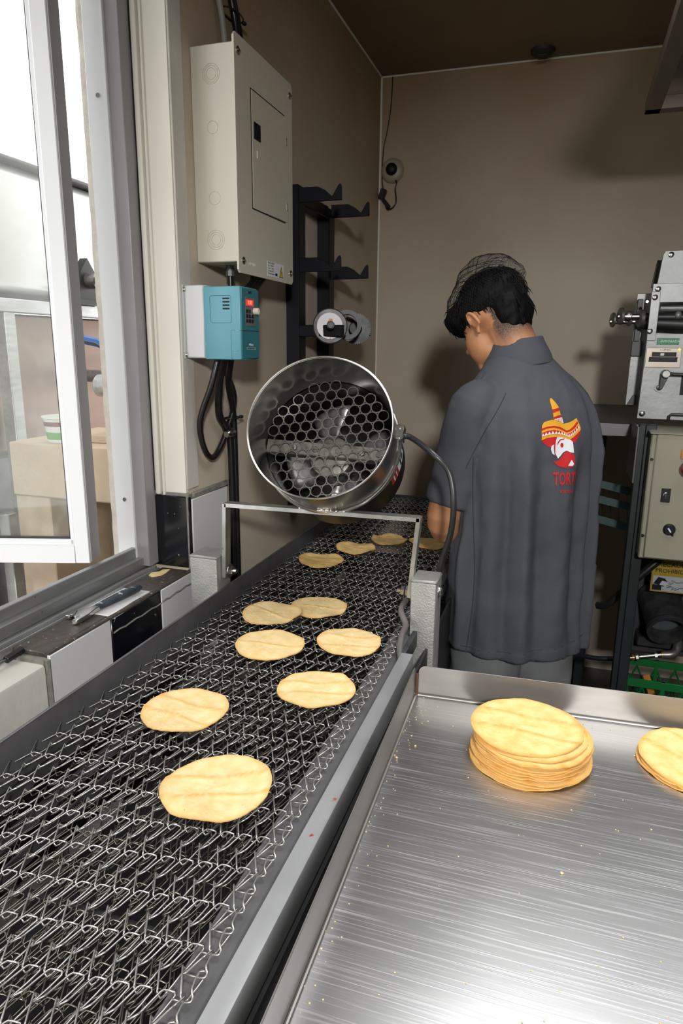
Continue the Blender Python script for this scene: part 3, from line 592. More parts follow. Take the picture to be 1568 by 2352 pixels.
MB().cyl((-.722, 2.40, 1.537), (-.708, 2.34, 1.537), .022, 20, bev=.003).obj('hub', mach_d, g3)

# speaker and its wiring on the back wall
sp = thing('wall_camera', 'small round cream dome camera near the back corner', 'camera', (-.81, YB, 2.24))
MB().lathe([(0, .050), (.006, .052), (.016, .048), (.024, .036), (.024, .0)], (-.808, YB, 2.240), (0, -1, 0), 36).obj('base_ring', speaker_w, sp)
MB().ell((-.808, YB - .028, 2.242), (.026, .018, .026)).obj('eye', black_m, sp)
cable([(-.818, YB - .004, ZC), (-.823, YB - .004, 2.50), (-.838, YB - .004, 2.40), (-.852, YB - .005, 2.33), (-.856, YB - .006, 2.22), (-.850, YB - .008, 2.17)], .0022, 'thin wire running down the back wall corner to the camera')
cable([(-.80, YB - .01, 2.20), (-.785, YB - .02, 2.19), (-.79, YB - .02, 2.16), (-.785, YB - .02, 2.11), (-.80, YB - .02, 2.085), (-.825, YB - .02, 2.08), (-.835, YB - .02, 2.11)], .003, 'thin black curled wire below the dome camera')
o = MB().box((-.862, YB - .035, 2.120), (-.835, YB - .008, 2.165), .004, Matrix.Translation((-.85, YB, 2.14)) @ Matrix.Rotation(.35, 4, 'Y') @ Matrix.Translation((.85, -YB, -2.14))).cyl((-.845, YB - .02, 2.12), (-.815, YB - .02, 2.085), .008, 12, bev=.002).obj('power_adapter', rub); tag(o, 'black plug adapter hanging in the back corner', 'adapter')
o = MB().lathe([(0, .048), (.012, .046), (.020, .035), (.020, 0)], (-.19, 3.13, ZC), (0, 0, -1), 24).box((-.21, 3.11, ZC - .028), (-.17, 3.15, ZC - .018), .003).obj('ceiling_fitting', mat('fitting_brown', (.03, .022, .02), .6)); tag(o, 'small dark round fitting on the ceiling edge', 'ceiling fitting')

# ---------------------------------------------------------------- conveyor
cv = thing('belt_conveyor', 'long wire mesh belt conveyor along the left wall', 'conveyor', (-.52, 1.5, 0))
ZB = .870; X0, P_, NP = -.7365, .0235, 19; HW = .0165; TH = .0030; PITCH = .0278; SKEW = .13
ZK = ((.37, .95, .3), (.41, .82, 1), (.95, -.76, 1), (1.02, -.97, .5), (1.12, -1.04, -.4), (1.24, -.9, -1), (1.41, .78, -1), (1.44, .98, -.5))
SK = ((.40, -.84, .9), (.50, -.60, 1.0), (.74, .70, 1), (.86, .94, .5), (1.08, 1.04, -.2), (1.27, .90, -1), (1.04, -.80, -1), (1.08, -1.0, -.5), (1.22, -1.03, .3))
def spiral(sign, r=.00108, nsd=6):
    """one flattened spiral wire across the belt; sign sets the hand"""
    K = ZK if sign > 0 else SK; ph = 0 if sign > 0 else -.0; pts = []
    for i in range(NP - (0 if sign > 0 else 1)):
        for u, w_, z in K: pts.append((X0 + (i + u - .4 * (sign > 0)) * P_, w_ * HW, z * TH))
    xe = X0 + NP * P_ - .002
    pts += [(xe - .004, HW * .8, .3 * TH), (xe - .0005, -HW * .45, TH), (xe + .0035, -HW * .80, TH * .5), (xe + .0040, -HW * 1.0, 0), (xe, -HW * 1.12, -TH * .4), (xe - .016, -HW * 1.0, -TH * .8)]
    pts = [(x, y_ + SKEW * (x + .52), z) for x, y_, z in pts]
    m = MB().tube(smoothpath(pts, 2), r, nsd)
    me = bpy.data.meshes.new('spiral'); m.bm.to_mesh(me); m.bm.free()
    me.polygons.foreach_set('use_smooth', [True] * len(me.polygons)); me.materials.append(wire_m)
    return me
spA, spB = spiral(-1), spiral(1)
nrow = 0; y = .16
while y < 2.74:
    o = bpy.data.objects.new('spiral_wire', spA if nrow % 2 else spB); COL.objects.link(o); o.parent = cv; o.matrix_parent_inverse = PW[cv.name].inverted()
    o.location = (R.uniform(-.0006, .0006), y, ZB + .0006 * math.sin(nrow * .9)); y += PITCH; nrow += 1
# lower strands of the belt returning underneath, joined (too dense to pick apart)
import numpy as np
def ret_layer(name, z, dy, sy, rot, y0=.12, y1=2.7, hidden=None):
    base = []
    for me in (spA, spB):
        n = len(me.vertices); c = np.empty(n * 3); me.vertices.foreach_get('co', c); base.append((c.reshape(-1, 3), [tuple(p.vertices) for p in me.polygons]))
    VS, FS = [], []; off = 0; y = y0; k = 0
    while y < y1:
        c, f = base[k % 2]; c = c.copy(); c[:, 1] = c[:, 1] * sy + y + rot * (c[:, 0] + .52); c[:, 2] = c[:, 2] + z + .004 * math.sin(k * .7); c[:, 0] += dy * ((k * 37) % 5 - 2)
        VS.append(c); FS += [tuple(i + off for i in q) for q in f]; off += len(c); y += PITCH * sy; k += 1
    me = bpy.data.meshes.new(name); me.from_pydata(np.concatenate(VS).tolist(), [], FS)
    o = link(name, me, wire2_m, cv, 0); me.polygons.foreach_set('use_smooth', [True] * len(me.polygons)); o['kind'] = 'stuff'; return o
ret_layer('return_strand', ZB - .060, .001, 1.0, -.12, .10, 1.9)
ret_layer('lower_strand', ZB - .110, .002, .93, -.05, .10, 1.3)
# side frames
YE = 2.76
MB().box((-.7435, -.3, .80), (-.7400, YE, .907), .001).box((-.7445, -.3, .9055), (-.7390, YE, .9085), .001).obj('left_side_plate', ledge_m, cv)
MB().box((-.740, -.3, .842), (-.722, YE, .846)).box((-.700, -.3, .800), (-.672, YE, .803)).box((-.640, -.3, .79), (-.637, YE, .815)).obj('left_support_strip', under_g, cv)
MB().box((-.318, -.3, .858), (-.268, 1.363, .862), .0008).box((-.318, 1.363, .858), (-.283, 1.441, .862), .0008).box((-.318, 1.441, .858), (-.268, YE, .862), .0008).obj('right_ledge', ledge_m, cv)
MB().box((-.268, -.3, .838), (-.243, 1.232, .884), .003, seg=2).obj('right_rail', rail_m, cv)
MB().box((-.2675, -.3, .862), (-.2655, 1.363, .872)).box((-.272, 1.25, .84), (-.262, 1.363, .876), .001).box((-.272, 1.441, .84), (-.262, YE, .876), .001).obj('rail_edge', under_g, cv)
MB().box((-.243, -.3, .74), (-.238, 1.363, .838)).box((-.262, -.3, .60), (-.240, 1.363, .745)).box((-.243, 1.441, .74), (-.238, YE, .838)).box((-.262, 1.441, .60), (-.240, YE, .745)).obj('right_side_plate', under_m, cv)
MB().box((-.238, -.3, .806), (-.2335, 1.30, .812), .0005).obj('flange', rail_m, cv)
MB().box((-.80, -.3, .60), (-.795, 1.36, .745)).box((-.80, 1.445, .60), (-.795, YE, .745)).box((-.80, .80, .745), (-.795, 1.36, .80)).box((-.80, 1.445, .745), (-.795, YE, .80)).box((-.80, -.3, .745), (-.795, .56, .80)).obj('left_skirt', under_m, cv)
MB().box((-.740, -.3, .60), (-.285, YE, .61)).obj('bottom_pan', under_m, cv)
for i in range(8):
    yy = .30 + i * .33
    MB().cyl((-.742, yy, .725), (-.262, yy, .725), .008, 10).obj('cross_bar', under_g, cv)
for y_ in (-.2, 2.72):
    MB().cyl((-.738, y_, .845), (-.265, y_, .845), .035, 24).obj('roller', under_g, cv)
for x_ in (-.785, -.25):
    for y_ in (.1, 1.20, 2.6): MB().box((x_ - .02, y_ - .02, 0), (x_ + .02, y_ + .02, .60), .002).obj('leg', under_m, cv)
# jagged return spiral ends at the right of the rail, dark
m = MB()
for i in range(34):
    y_ = .12 + i * .031; m.tube([(-.236, y_, .752), (-.222, y_ + .008, .756), (-.219, y_ + .014, .750), (-.225, y_ + .020, .744), (-.236, y_ + .018, .745)], .0012, 5)
o = m.obj('strand_ends', wire2_m, cv); o['kind'] = 'stuff'
# posts and bracket for the blower
for (x0, x1, lab, ybolt) in ((-.817, -.745, 'short galvanised square post left of the belt', 0), (-.281, -.226, 'short galvanised square post right of the belt', 0)):
    t = thing('support_post', lab, 'post', ((x0 + x1) / 2, 1.4, .0))
    MB().box((x0, 1.367, .0), (x1, 1.437, .985), .004, seg=2).obj('tube', galv, t)
    MB().box((x0 - .001, 1.366, .983), (x1 + .001, 1.438, .991), .003).obj('end_cap', galv, t)
    xb, d = (-.745, 1) if x0 < -.5 else (-.281, -1)
    MB().hexh((xb + d * .010, 1.398, .951), (d, 0, 0), .012, .008).cyl((xb, 1.398, .951), (xb + d * .036, 1.398, .951), .006, 14).hexh((xb + d * .019, 1.398, .951), (d, 0, 0), .011, .009).lathe([(0, .016), (.0015, .016)], (xb + d * .0185, 1.398, .951), (d, 0, 0), 20, True).obj('bolt', chrome, t)
    if d < 0: MB().hexh((-.226, 1.402, .957), (1, 0, 0), .010, .008).lathe([(0, .014), (.0015, .014)], (-.226, 1.402, .957), (1, 0, 0), 20, True).obj('bolt', chrome, t)
br = thing('blower_bracket', 'bent zinc bar bracket spanning the belt under the blower', 'bracket', (-.5, 1.4, 1.0))
def bar(a, b_, w_, h_, nm='bar'):
    a, b_ = V(a), V(b_); d = (b_ - a).normalized(); yv = V((0, 1, 0)); u = d.cross(yv).normalized()
    vs = [p + yv * sy * w_ / 2 + u * su * h_ / 2 for p in (a, b_) for sy, su in ((-1, -1), (1, -1), (1, 1), (-1, 1))]
    MB().raw(vs, [(0, 1, 2, 3), (7, 6, 5, 4), (0, 4, 5, 1), (1, 5, 6, 2), (2, 6, 7, 3), (3, 7, 4, 0)]).obj(nm, bar_m, br, 0)
bar((-.731, 1.4, 1.113), (-.272, 1.4, 1.117), .026, .009, 'top_bar'); bar((-.732, 1.4, 1.116), (-.738, 1.4, .935), .026, .009, 'side_bar'); bar((-.274, 1.4, 1.120), (-.289, 1.4, .940), .026, .009, 'side_bar')
m = MB()
for i in range(16): m.ell((-.545 + i * .0068 + R.uniform(-.002, .002), 1.398 + R.uniform(-.008, .008), 1.121), (R.uniform(.004, .008), .008, R.uniform(.003, .006)), sub=2)
m.obj('weld_bead', steel_w, br)

# ---------------------------------------------------------------- blower
F = V((-.480, 1.338, 1.312)); KB = 1.083; A = V((-.10, .90, -.42)).normalized()
bw = thing('cooling_blower', 'round stainless blower hood with perforated guard over the belt', 'blower', F)
MB().lathe([(.0, .1435), (.115, .1400), (.115, .1380), (.0, .1415)], F, A, 72).obj('front_collar', steel, bw)
MB().lathe([(-.0015, .1412), (-.0025, .1427), (-.0015, .1442), (.001, .1445), (.002, .1412)], F, A, 72).obj('front_rim', steel_w, bw)
MB().lathe([(.118, .1395), (.114, .1455), (.118, .1475), (.123, .1475), (.128, .1430)], F, A, 72).obj('flange', steel_w, bw)
MB().lathe([(.120, .1435), (.260, .1420), (.300, .132), (.335, .105), (.350, .065), (.352, .0)], F, A, 64).obj('drum', drum_black, bw)
MB().lathe([(.118, .1370), (.260, .1360), (.300, .126), (.325, .10), (.335, .055), (.336, 0)], F, A, 64).obj('inner_lining', mat('lining_black', (.03, .03, .03), .35, metal=.6), bw)
# frame of the blower: e1 right, e2 up
e1 = (V((1, 0, 0)) - A * A.x).normalized(); e2 = e1.cross(A).normalized()
if e2.z < 0: e2 = -e2
def bp(x, y, s): return F + A * s + e1 * x + e2 * y
def bs(p): return F + (V(p) - F) * KB
# perforated guard: hexagonal cells with round holes, ragged edge
b = bmesh.new(); pitch = .0232; rh = .0104; n6 = 18; ROT = .22
cache = {}
def vert(x, y, s):
    k = (round(x, 5), round(y, 5), s)
    if k not in cache: cache[k] = b.verts.new(bp(x, y, s))
    return cache[k]
cs, sn_ = math.cos(ROT), math.sin(ROT)
for i in range(-8, 9):
    for j in range(-8, 9):
        cx = pitch * (i + .5 * (j % 2)); cy = pitch * .866 * j
        cx, cy = cx * cs - cy * sn_, cx * sn_ + cy * cs
        if math.hypot(cx, cy) > .128: continue
        for k in range(n6):
            t0, t1 = 2 * PI * k / n6, 2 * PI * (k + 1) / n6
            def hx(t):
                a_ = (t % (PI / 3)) - PI / 6; r_ = pitch / 2 / math.cos(a_); return r_
            def pnt(t, r_): tt = t + ROT + 0; return (cx + r_ * math.cos(tt), cy + r_ * math.sin(tt))
            # hexagon with flat sides facing neighbours (neighbours at 0, 60 ...)
            def hr(t): a_ = ((t + PI / 6) % (PI / 3)) - PI / 6; return pitch / 2 / math.cos(a_)
            q = [pnt(t0, rh), pnt(t1, rh), pnt(t1, hr(t1)), pnt(t0, hr(t0))]
            top = [vert(*p_, .098) for p_ in q]; bot = [vert(*p_, .100) for p_ in q]
            for f in ((top[0], top[3], top[2], top[1]), (bot[0], bot[1], bot[2], bot[3]), (top[0], top[1], bot[1], bot[0])):
                if len(set(f)) == 4:
                    try: b.faces.new(f)
                    except ValueError: pass
m = MB(); m.join(b); m.obj('perforated_guard', plate_m, bw, 30)
# bracket bar, motor, blades
vs = []
m = MB()
BM = Matrix(((e1.x, e2.x, A.x, F.x), (e1.y, e2.y, A.y, F.y), (e1.z, e2.z, A.z, F.z), (0, 0, 0, 1)))
m.box((-.136, -.030, .112), (.136, .000, .117), .001, BM).box((-.136, -.030, .112), (.136, -.026, .135), .001, BM); m.obj('motor_bracket', motor_m, bw)
m = MB()
for x_ in (-.075, -.03, .02, .07, .105): m.hexh(bp(x_, -.016, .112), -A, .007, .006)
m.obj('bracket_bolts', chrome, bw)
MB().lathe([(.128, .0), (.128, .030), (.132, .044), (.140, .048), (.190, .048), (.196, .040), (.200, .018), (.225, .014), (.225, 0)], bp(.0, -.022, 0), A, 36).obj('motor', motor_m, bw)
for k in range(4):
    t0 = .55 + k * PI / 2; vs, fs = [], []
    for i in range(9):
        r_ = .020 + i * .0125; wd = .26 + .34 * math.sin(min(1, i / 8 * 1.1) * PI * .62); 
        for j in range(6):
            u = j / 5 - .5; t = t0 + u * 2 * wd * .7 - i * .03
            vs.append(bp(r_ * math.cos(t), -.0 + r_ * math.sin(t), .222 + u * .040))
    for i in range(8):
        for j in range(5): fs.append((i * 6 + j, i * 6 + j + 1, (i + 1) * 6 + j + 1, (i + 1) * 6 + j))
    o = MB().raw(vs, fs).obj('fan_blade', blade_m, bw, 60); md = o.modifiers.new('s', 'SOLIDIFY'); md.thickness = .0015
# terminal clamp, sticker
MB().box((.128, .020, .108), (.150, .052, .135), .002, BM).obj('terminal_clamp', chrome, bw)
for y_ in (.026, .046): MB().cyl(BM @ V((.139, y_, .106)), BM @ V((.139, y_, .112)), .004, 10).obj('clamp_screw', chrome, bw)
def drum_pt(t, s, r_): return bp(r_ * math.cos(t), r_ * math.sin(t), s)
vs, fs = [], []
def sticker(nm, t0, t1, s0, s1, r_, m_, par):
    vs, fs = [], []
    for i in range(9):
        for s_ in (s0, s1): vs.append(drum_pt(t0 + (t1 - t0) * i / 8, s_, r_ - (s_ - .12) * .0107))
    for i in range(8): fs.append((2 * i, 2 * i + 1, 2 * i + 3, 2 * i + 2))
    return MB().raw(vs, fs).obj(nm, m_, par, 60)
lb = sticker('label', -.42, .12, .135, .185, .1441, wht, bw)
sticker('label_band', -.42, -.20, .137, .183, .1446, mat('label_red', (.50, .02, .03), .5), lb)
sticker('label_print', -.10, -.06, .140, .180, .1446, black_m, lb); sticker('label_print', -.03, .06, .150, .172, .1446, mach_d, lb)
sticker('label_print', -.36, -.33, .142, .178, .1450, wht, lb); sticker('label_print', -.28, -.26, .142, .178, .1450, wht, lb)
for ch in bw.children_recursive:
    ch.data.transform(Matrix.Translation(F) @ Matrix.Scale(KB, 4) @ Matrix.Translation(-F))
cable([bs(BM @ V((.140, .030, .125))), bs(BM @ V((.160, .034, .130))), (-.262, 1.44, 1.255), (-.222, 1.44, 1.215), (-.207, 1.43, 1.150), (-.212, 1.44, 1.08), (-.228, 1.452, 1.02), (-.240, 1.46, .96), (-.243, 1.47, .86)], .0066, 'black power cable arching from the blower down behind the post', m=mat('cable_grey_black', (.03, .031, .035), .35))
cable([(-.300, 1.46, .935), (-.300, 1.42, .925), (-.302, 1.375, .915), (-.285, 1.345, .895), (-.282, 1.30, .890), (-.277, 1.26, .876), (-.262, 1.21, .850), (-.252, 1.1, .80)], .0068, 'grey flexible conduit curling beside the right post onto the rail', m=mat('conduit_grey', (.12, .105, .10), .6), name='conduit')
cable([(-.281, 1.30, .892), (-.272, 1.24, .874), (-.258, 1.20, .86)], .0045, 'second thinner grey cable strapped beside the conduit', m=mat('conduit_grey2', (.12, .12, .12), .6))

# ---------------------------------------------------------------- tortillas on the belt
zt = ZB + .0065
TL = [((-.413, .738), .150, .45, 'nearest and largest tortilla on the wire belt'),
      ((-.562, .906), .143, -.1, 'tortilla left of the belt centre beside the sill tiles'),
      ((-.379, 1.045), .137, .35, 'tortilla with a torn nick near the right rail of the belt'),
      ((-.533, 1.190), .139, .1, 'left one of the two tortillas level with the rail end'),
      ((-.383, 1.256), .136, .2, 'right one of the two tortillas level with the rail end'),
      ((-.594, 1.340), .134, -.3, 'tortilla overlapping its neighbour, left one of that pair'),
      ((-.509, 1.419), .130, .1, 'tortilla overlapped by its neighbour, right one of that pair'),
      ((-.625, 1.761), .127, .1, 'dim tortilla just beyond the bracket, nearest of the far row'),
      ((-.566, 1.912), .121, -.2, 'dim flat tortilla second beyond the bracket'),
      ((-.492, 2.035), .118, -.3, 'dim curled tortilla third beyond the bracket'),
      ((-.366, 2.050), .128, .2, 'dim curled tortilla beside the bracket leg near the worker')]
for i, ((x, y_), D, ang, lab) in enumerate(TL):
    far = i > 6
    o = disc_tortilla('tortilla', (x, y_, zt + (.0035 if i == 5 else 0)), D, tort_m if i < 7 else tort_s, i + 1, wav=.005 if not far else .008, ang=ang, lines=[2, 2, 2, 1, 2, 1, 1, 2, 1, 1, 1][i], irregular=[.03, .012, .02, .02, .03, .025, .02, .02, .02, .04, .04][i], curl=.22 if far else .1)
    tag(o, lab, 'tortilla', 'tortillas on the wire belt')

# ---------------------------------------------------------------- tray table
ty_ = thing('steel_tray', 'wide scratched stainless tray table with raised rim', 'tray', (.3, .5, .95))
zf, zr = .950, .999
a0, a1 = V((-.183, .952)), V((-.150, -.55)); bdir = V((.9987, .0508)); 
c0, c1 = a0 + bdir * 1.25, a1 + V((1.25, .03))
def quad(pts, z0, z1, nm, m_, par, bev=.0):
    n = len(pts); vs = [(*p, z0) for p in pts] + [(*p, z1) for p in pts]
    fs = [tuple(range(n))[::-1], tuple(range(n, 2 * n))] + [(i, (i + 1) % n, n + (i + 1) % n, n + i) for i in range(n)]
    return MB().raw(vs, fs).obj(nm, m_, par, 0)
quad([a0, a1, c1, c0], zf - .002, zf, 'tray_floor', tray_m, ty_)
ld = (a1 - a0).normalized(); ln = V((-ld.y, ld.x)); ln = ln if ln.x < 0 else -ln
bn = V((-bdir.y, bdir.x))
m = MB()
A0, A1 = a0 + ln * .002 - ld * 0.0, a1 + ln * .002
prof = []
for t in range(7): pass
# left wall with rounded far end and small fillet at the bottom
def wall(p, d, L_, nrm, nm, r0=.012):
    MB_ = MB(); M_ = frame_M((p.x, p.y, zf - .002), (d.x, d.y, 0), (0, 0, 1))
    h = zr - zf + .002
    pr = [(0, 0), (0, h - r0)] + [(r0 - r0 * math.cos(t), h - r0 + r0 * math.sin(t)) for t in (.4, .8, 1.2)] + [(r0, h), (L_, h), (L_, 0)]
    s_ = -1 if (M_.to_3x3() @ V((0, 0, 1))).dot(V((nrm.x, nrm.y, 0))) > 0 else 1
    MB_.prism(pr, 0 if s_ < 0 else -.0016, .0016 if s_ < 0 else 0, 'z', M_, .0004); return MB_.obj(nm, steel_tray, ty_)
steel_tray = mat('tray_rim_steel', (.36, .345, .325), .46, metal=.9, var=.12, vscale=5, rvar=.06, stretch=(1, 1, 5))
wall(a0 - V((0, 0)), ld, (a1 - a0).length, ln, 'left_rim'); wall(a0 + bdir * .004, bdir, 1.24, bn, 'back_rim')
MB().tube([(a0.x + .003, a0.y - .003, zf), (a0.x + .003, a0.y - .003, zr - .012)], .0022, 6).obj('corner_weld', mat('brown_weld', (.10, .04, .015), .6), ty_)
MB().tube([(*(a0 - ln * .002 + ld * .0), zf + .0012), (*(a1 - ln * .002), zf + .0012)], .0022, 8).obj('left_fillet', steel_tray, ty_)
MB().tube([(*(a0 - bn * .002), zf + .0012), (*(c0 - bn * .002), zf + .0012)], .0022, 8).obj('back_fillet', steel_tray, ty_)
MB().box((-.14, -.5, .915), (1.02, .90, .946)).obj('apron', ledge_m, ty_)
for x_, y_ in ((-.11, .85), (.98, .85), (-.11, -.45), (.98, -.45)): MB().box((x_ - .02, y_ - .02, 0), (x_ + .02, y_ + .02, .92), .003).obj('leg', ledge_m, ty_)
# stack of tortillas
sg = 'tortillas of the tall stack on the tray'
zc = zf
SD = [(.150, -.001, .836), (.149, 0, .836), (.150, .002, .837), (.147, -.002, .838), (.149, -.001, .839), (.146, .000, .840), (.150, .001, .843), (.150, .004, .843), (.148, -.003, .844), (.151, .003, .842), (.148, -.003, .847), (.146, -.008, .850)]
for i, (D, x, y_) in enumerate(SD):
    o = disc_tortilla('tortilla', (x - .006 + R.uniform(-.002, .002), y_ + R.uniform(-.002, .002), zc), D * R.uniform(.955, 1.0), tort_s, 20 + i, th=.0021, wav=.0022, ang=-.12 + R.uniform(-.15, .15) if i == len(SD) - 1 else R.uniform(0, 6), lines=2, irregular=.010)
    zc += .0031
    tag(o, 'top tortilla of the tall stack on the steel tray, with two grill lines' if i == len(SD) - 1 else '%s tortilla from the bottom of the tall stack on the steel tray' % ['first', 'second', 'third', 'fourth', 'fifth', 'sixth', 'seventh', 'eighth', 'ninth', 'tenth', 'eleventh'][i], 'tortilla', sg if i < len(SD) - 1 else None)
zc = zf
for i, (x, y_) in enumerate(((.202, .886), (.204, .887), (.203, .889))):
    o = disc_tortilla('tortilla', (x, y_, zc + (.0 if i < 2 else .0)), .146, tort_s, 40 + i, wav=.002, ang=.4 + i, lines=2, irregular=.012); zc += .0030
    tag(o, ['bottom tortilla of the short pile cut off at the right of the tray', 'middle tortilla of the short pile cut off at the right of the tray', 'top tortilla of the short pile cut off at the right of the tray'][i], 'tortilla', 'tortillas of the short pile')
# crumbs
m = MB()
for i in range(240):
    q = R.random()
    if q < .5: x, y_ = a0.x + .006 + abs(R.gauss(0, .012)), R.uniform(.35, .94)
    elif q < .6: x, y_ = R.uniform(-.17, .25), .945 - abs(R.gauss(0, .012)) + .03 * 0
    else: x, y_ = R.uniform(-.15, .33), R.uniform(.35, .93)
    if math.hypot(x + .005, y_ - .84) < .08: continue
    s_ = R.uniform(.0004, .0010) * (2.0 if R.random() < .06 else 1); m.ell((x, y_, zf + s_ * .5), (s_, s_ * R.uniform(.7, 1.3), s_ * .6), sub=1)
o = m.obj('crumbs', mat('crumb', (.72, .56, .28), .8), None, 0); o['kind'] = 'stuff'; o['label'] = 'yellow tortilla crumbs scattered over the steel tray'; o['category'] = 'crumbs'

# ---------------------------------------------------------------- press machine and table at the right
tbm = thing('machine_table', 'dark stainless work table under the press machine', 'table', (.7, 2.6, 0))
MB().box((-.05, 2.32, 1.243), (1.3, 3.15, 1.248), .001).obj('table_top', table_m, tbm)
MB().box((-.05, 2.318, 1.208), (.245, 2.322, 1.248), .001).obj('apron', table_m, tbm)
MB().prism([(2.10, 1.10), (2.10, 1.26), (2.32, 1.262), (2.32, 1.10)], .205, .209, 'x').obj('end_plate', table_m, tbm)
MB().box((.232, 2.16, 0), (.262, 2.19, 1.262), .002).box((.215, 2.17, 0), (.245, 2.20, 1.262), .002).obj('leg', tealdark, tbm)
MB().box((.13, 2.85, 0), (.17, 2.89, 1.24), .002).obj('leg', tealdark, tbm)
for x_ in (1.2,): MB().box((x_, 2.2, 0), (x_ + .04, 2.24, 1.24), .002).obj('leg', tealdark, tbm); MB().box((x_, 2.9, 0), (x_ + .04, 2.94, 1.24), .002).obj('leg', tealdark, tbm)
MB().box((-.02, 2.9, 0), (.14, 2.95, 1.23)).obj('back_panel', mach_d, tbm)
for (z0, z1, sl) in ((1.040, 1.010, 0), (.988, .958, 0), (.922, .888, 0)):
    vs = []
    for x_, zz_ in ((-.05, z0 + .03), (.25, z1)):
        for dy in (0, .003):
            for dz in (-.012, .014): vs.append((x_, 2.42 + dy, zz_ + dz))
    MB().raw(vs, [(0, 1, 3, 2), (4, 6, 7, 5), (0, 4, 5, 1), (2, 3, 7, 6), (1, 5, 7, 3), (0, 2, 6, 4)]).obj('slanted_rail', tealframe, tbm, 0)
m = MB()
for i in range(9): m.cyl((.0 + i * .028, 2.43, 1.05 - i * .003), (.03 + i * .028, 2.60, .89 - i * .003), .002, 6)
o = m.obj('wire_rack', wire2_m, tbm)
pm = thing('press_machine', 'grey cast aluminium tortilla press machine with hand knobs', 'machine', (.5, 2.4, 1.25))
# front plate with window: built as frame pieces
PY = 2.25
MB().prism([(.213, 1.272), (.216, 1.400), (.218, 1.660), (.75, 1.665), (.75, 1.612), (.242, 1.608), (.240, 1.520), (.75, 1.523), (.75, 1.268)], PY, PY + .018, 'y', None, .001).obj('front_plate', mach_m, pm)
MB().prism([(.186, 1.303), (.188, 1.642), (.75, 1.645), (.75, 1.30)], PY + .12, PY + .132, 'y', None, .001).obj('rear_plate', mach_m, pm)
MB().box((.216, PY - .004, 1.500), (.240, PY + .002, 1.638), .001).obj('clamp_strip', mach_m, pm)
MB().prism([(.233, 1.66), (.241, 1.745), (.246, 1.755), (.40, 1.758), (.40, 1.66)], PY + .05, PY + .062, 'y', None, .001).obj('top_arm', mach_m, pm)
MB().prism([(.226, 1.66), (.236, 1.74), (.262, 1.74), (.255, 1.66)], PY + .14, PY + .15, 'y', None, .001).obj('top_arm', mach_d, pm)
MB().box((.19, PY + .10, 1.50), (.205, PY + .12, 1.625), .001).box((.186, PY + .105, 1.455), (.214, PY + .12, 1.50), .001).obj('side_block', mach_d, pm)
MB().cyl((.205, PY + .06, 1.57), (.75, PY + .06, 1.57), .012, 16).cyl((.20, PY + .07, 1.555), (.75, PY + .07, 1.53), .02, 16).obj('roller_shaft', mach_d, pm)
MB().cyl((.25, PY + .06, 1.595), (.75, PY + .06, 1.595), .010, 16).ell((.30, PY + .05, 1.575), (.010, .01, .012), sub=2).obj('roller', mach_m, pm)
for x_, z_, r_ in ((.232, 1.645, .0075), (.226, 1.622, .0080), (.222, 1.527, .008), (.226, 1.288, .0085), (.262, 1.744, .008), (.206, 1.61, .006)):
    yy = PY - .004 if x_ < .24 else PY + .05
    MB().lathe([(0, r_), (.004, r_), (.006, r_ * .6), (.006, 0)], (x_, yy, z_), (0, -1, 0), 16).obj('bolt', chrome, pm)
# knob shaft to the left
MB().cyl((.135, PY + .06, 1.572), (.235, PY + .06, 1.572), .0075, 14).cyl((.158, PY + .06, 1.572), (.172, PY + .06, 1.572), .012, 16).cyl((.115, PY + .09, 1.558), (.2, PY + .09, 1.558), .007, 14).obj('knob_shaft', chrome, pm)
for x_, z_, r_, w_, dy in ((.118, 1.563, .022, .010, .09), (.137, 1.573, .025, .012, .06), (.164, 1.562, .017, .012, .09), (.192, 1.566, .026, .015, .06), (.158, 1.576, .013, .016, .06)):
    MB().lathe([(0, r_ * .2), (0, r_ * .85), (w_ * .2, r_), (w_ * .8, r_), (w_, r_ * .85), (w_, 0)], (x_, PY + dy, z_), (1, .25, 0), 22).obj('knob', knob_m, pm)
MB().prism([(.190, 1.305), (.205, 1.335), (.215, 1.335), (.215, 1.305)], PY + .1, PY + .11, 'y').obj('foot_gusset', mach_d, pm)
st_ = MB().box((.2445, PY - .0006, 1.489), (.3045, PY, 1.508)).obj('sticker', mat('sticker_green', (.01, .24, .10), .5), pm)
text('lettering', 'APROBADA', .0095, frame_M((.281, PY - .0008, 1.4985), (1, 0, 0), (0, 0, 1)), wht, st_)
MB().tube([(x_, PY - .0008, z_) for x_, z_ in ((.248, 1.4925), (.248, 1.5045), (.2585, 1.5045), (.2585, 1.4925))], .0004, 4, closed=True).tube([(.250, PY - .0008, 1.499), (.2525, PY - .0008, 1.4955), (.258, PY - .0008, 1.503)], .0007, 4).obj('check_mark', wht, st_)
np_ = MB().box((.219, PY - .002, 1.424), (.314, PY, 1.480), .001).obj('name_plate', mat('plate_bronze', (.36, .32, .27), .4, metal=.6, var=.1), pm)
MB().box((.235, PY - .003, 1.455), (.301, PY - .002, 1.468)).box((.228, PY - .003, 1.440), (.305, PY - .002, 1.454)).obj('plate_field', black_m, np_)
MB().box((.258, PY - .0036, 1.458), (.268, PY - .003, 1.465)).cyl((.232, PY - .004, 1.459), (.232, PY - .002, 1.459), .002, 8).cyl((.306, PY - .004, 1.459), (.306, PY - .002, 1.459), .003, 8).obj('plate_screw', wht, np_)
MB().cyl((.307, PY - .003, 1.476), (.307, PY - .0018, 1.476), .004, 12).obj('plate_dot', brass, np_)
text('lettering', 'e LENIN', .008, frame_M((.270, PY - .0022, 1.4745), (1, 0, 0), (0, 0, 1)), black_m, np_)
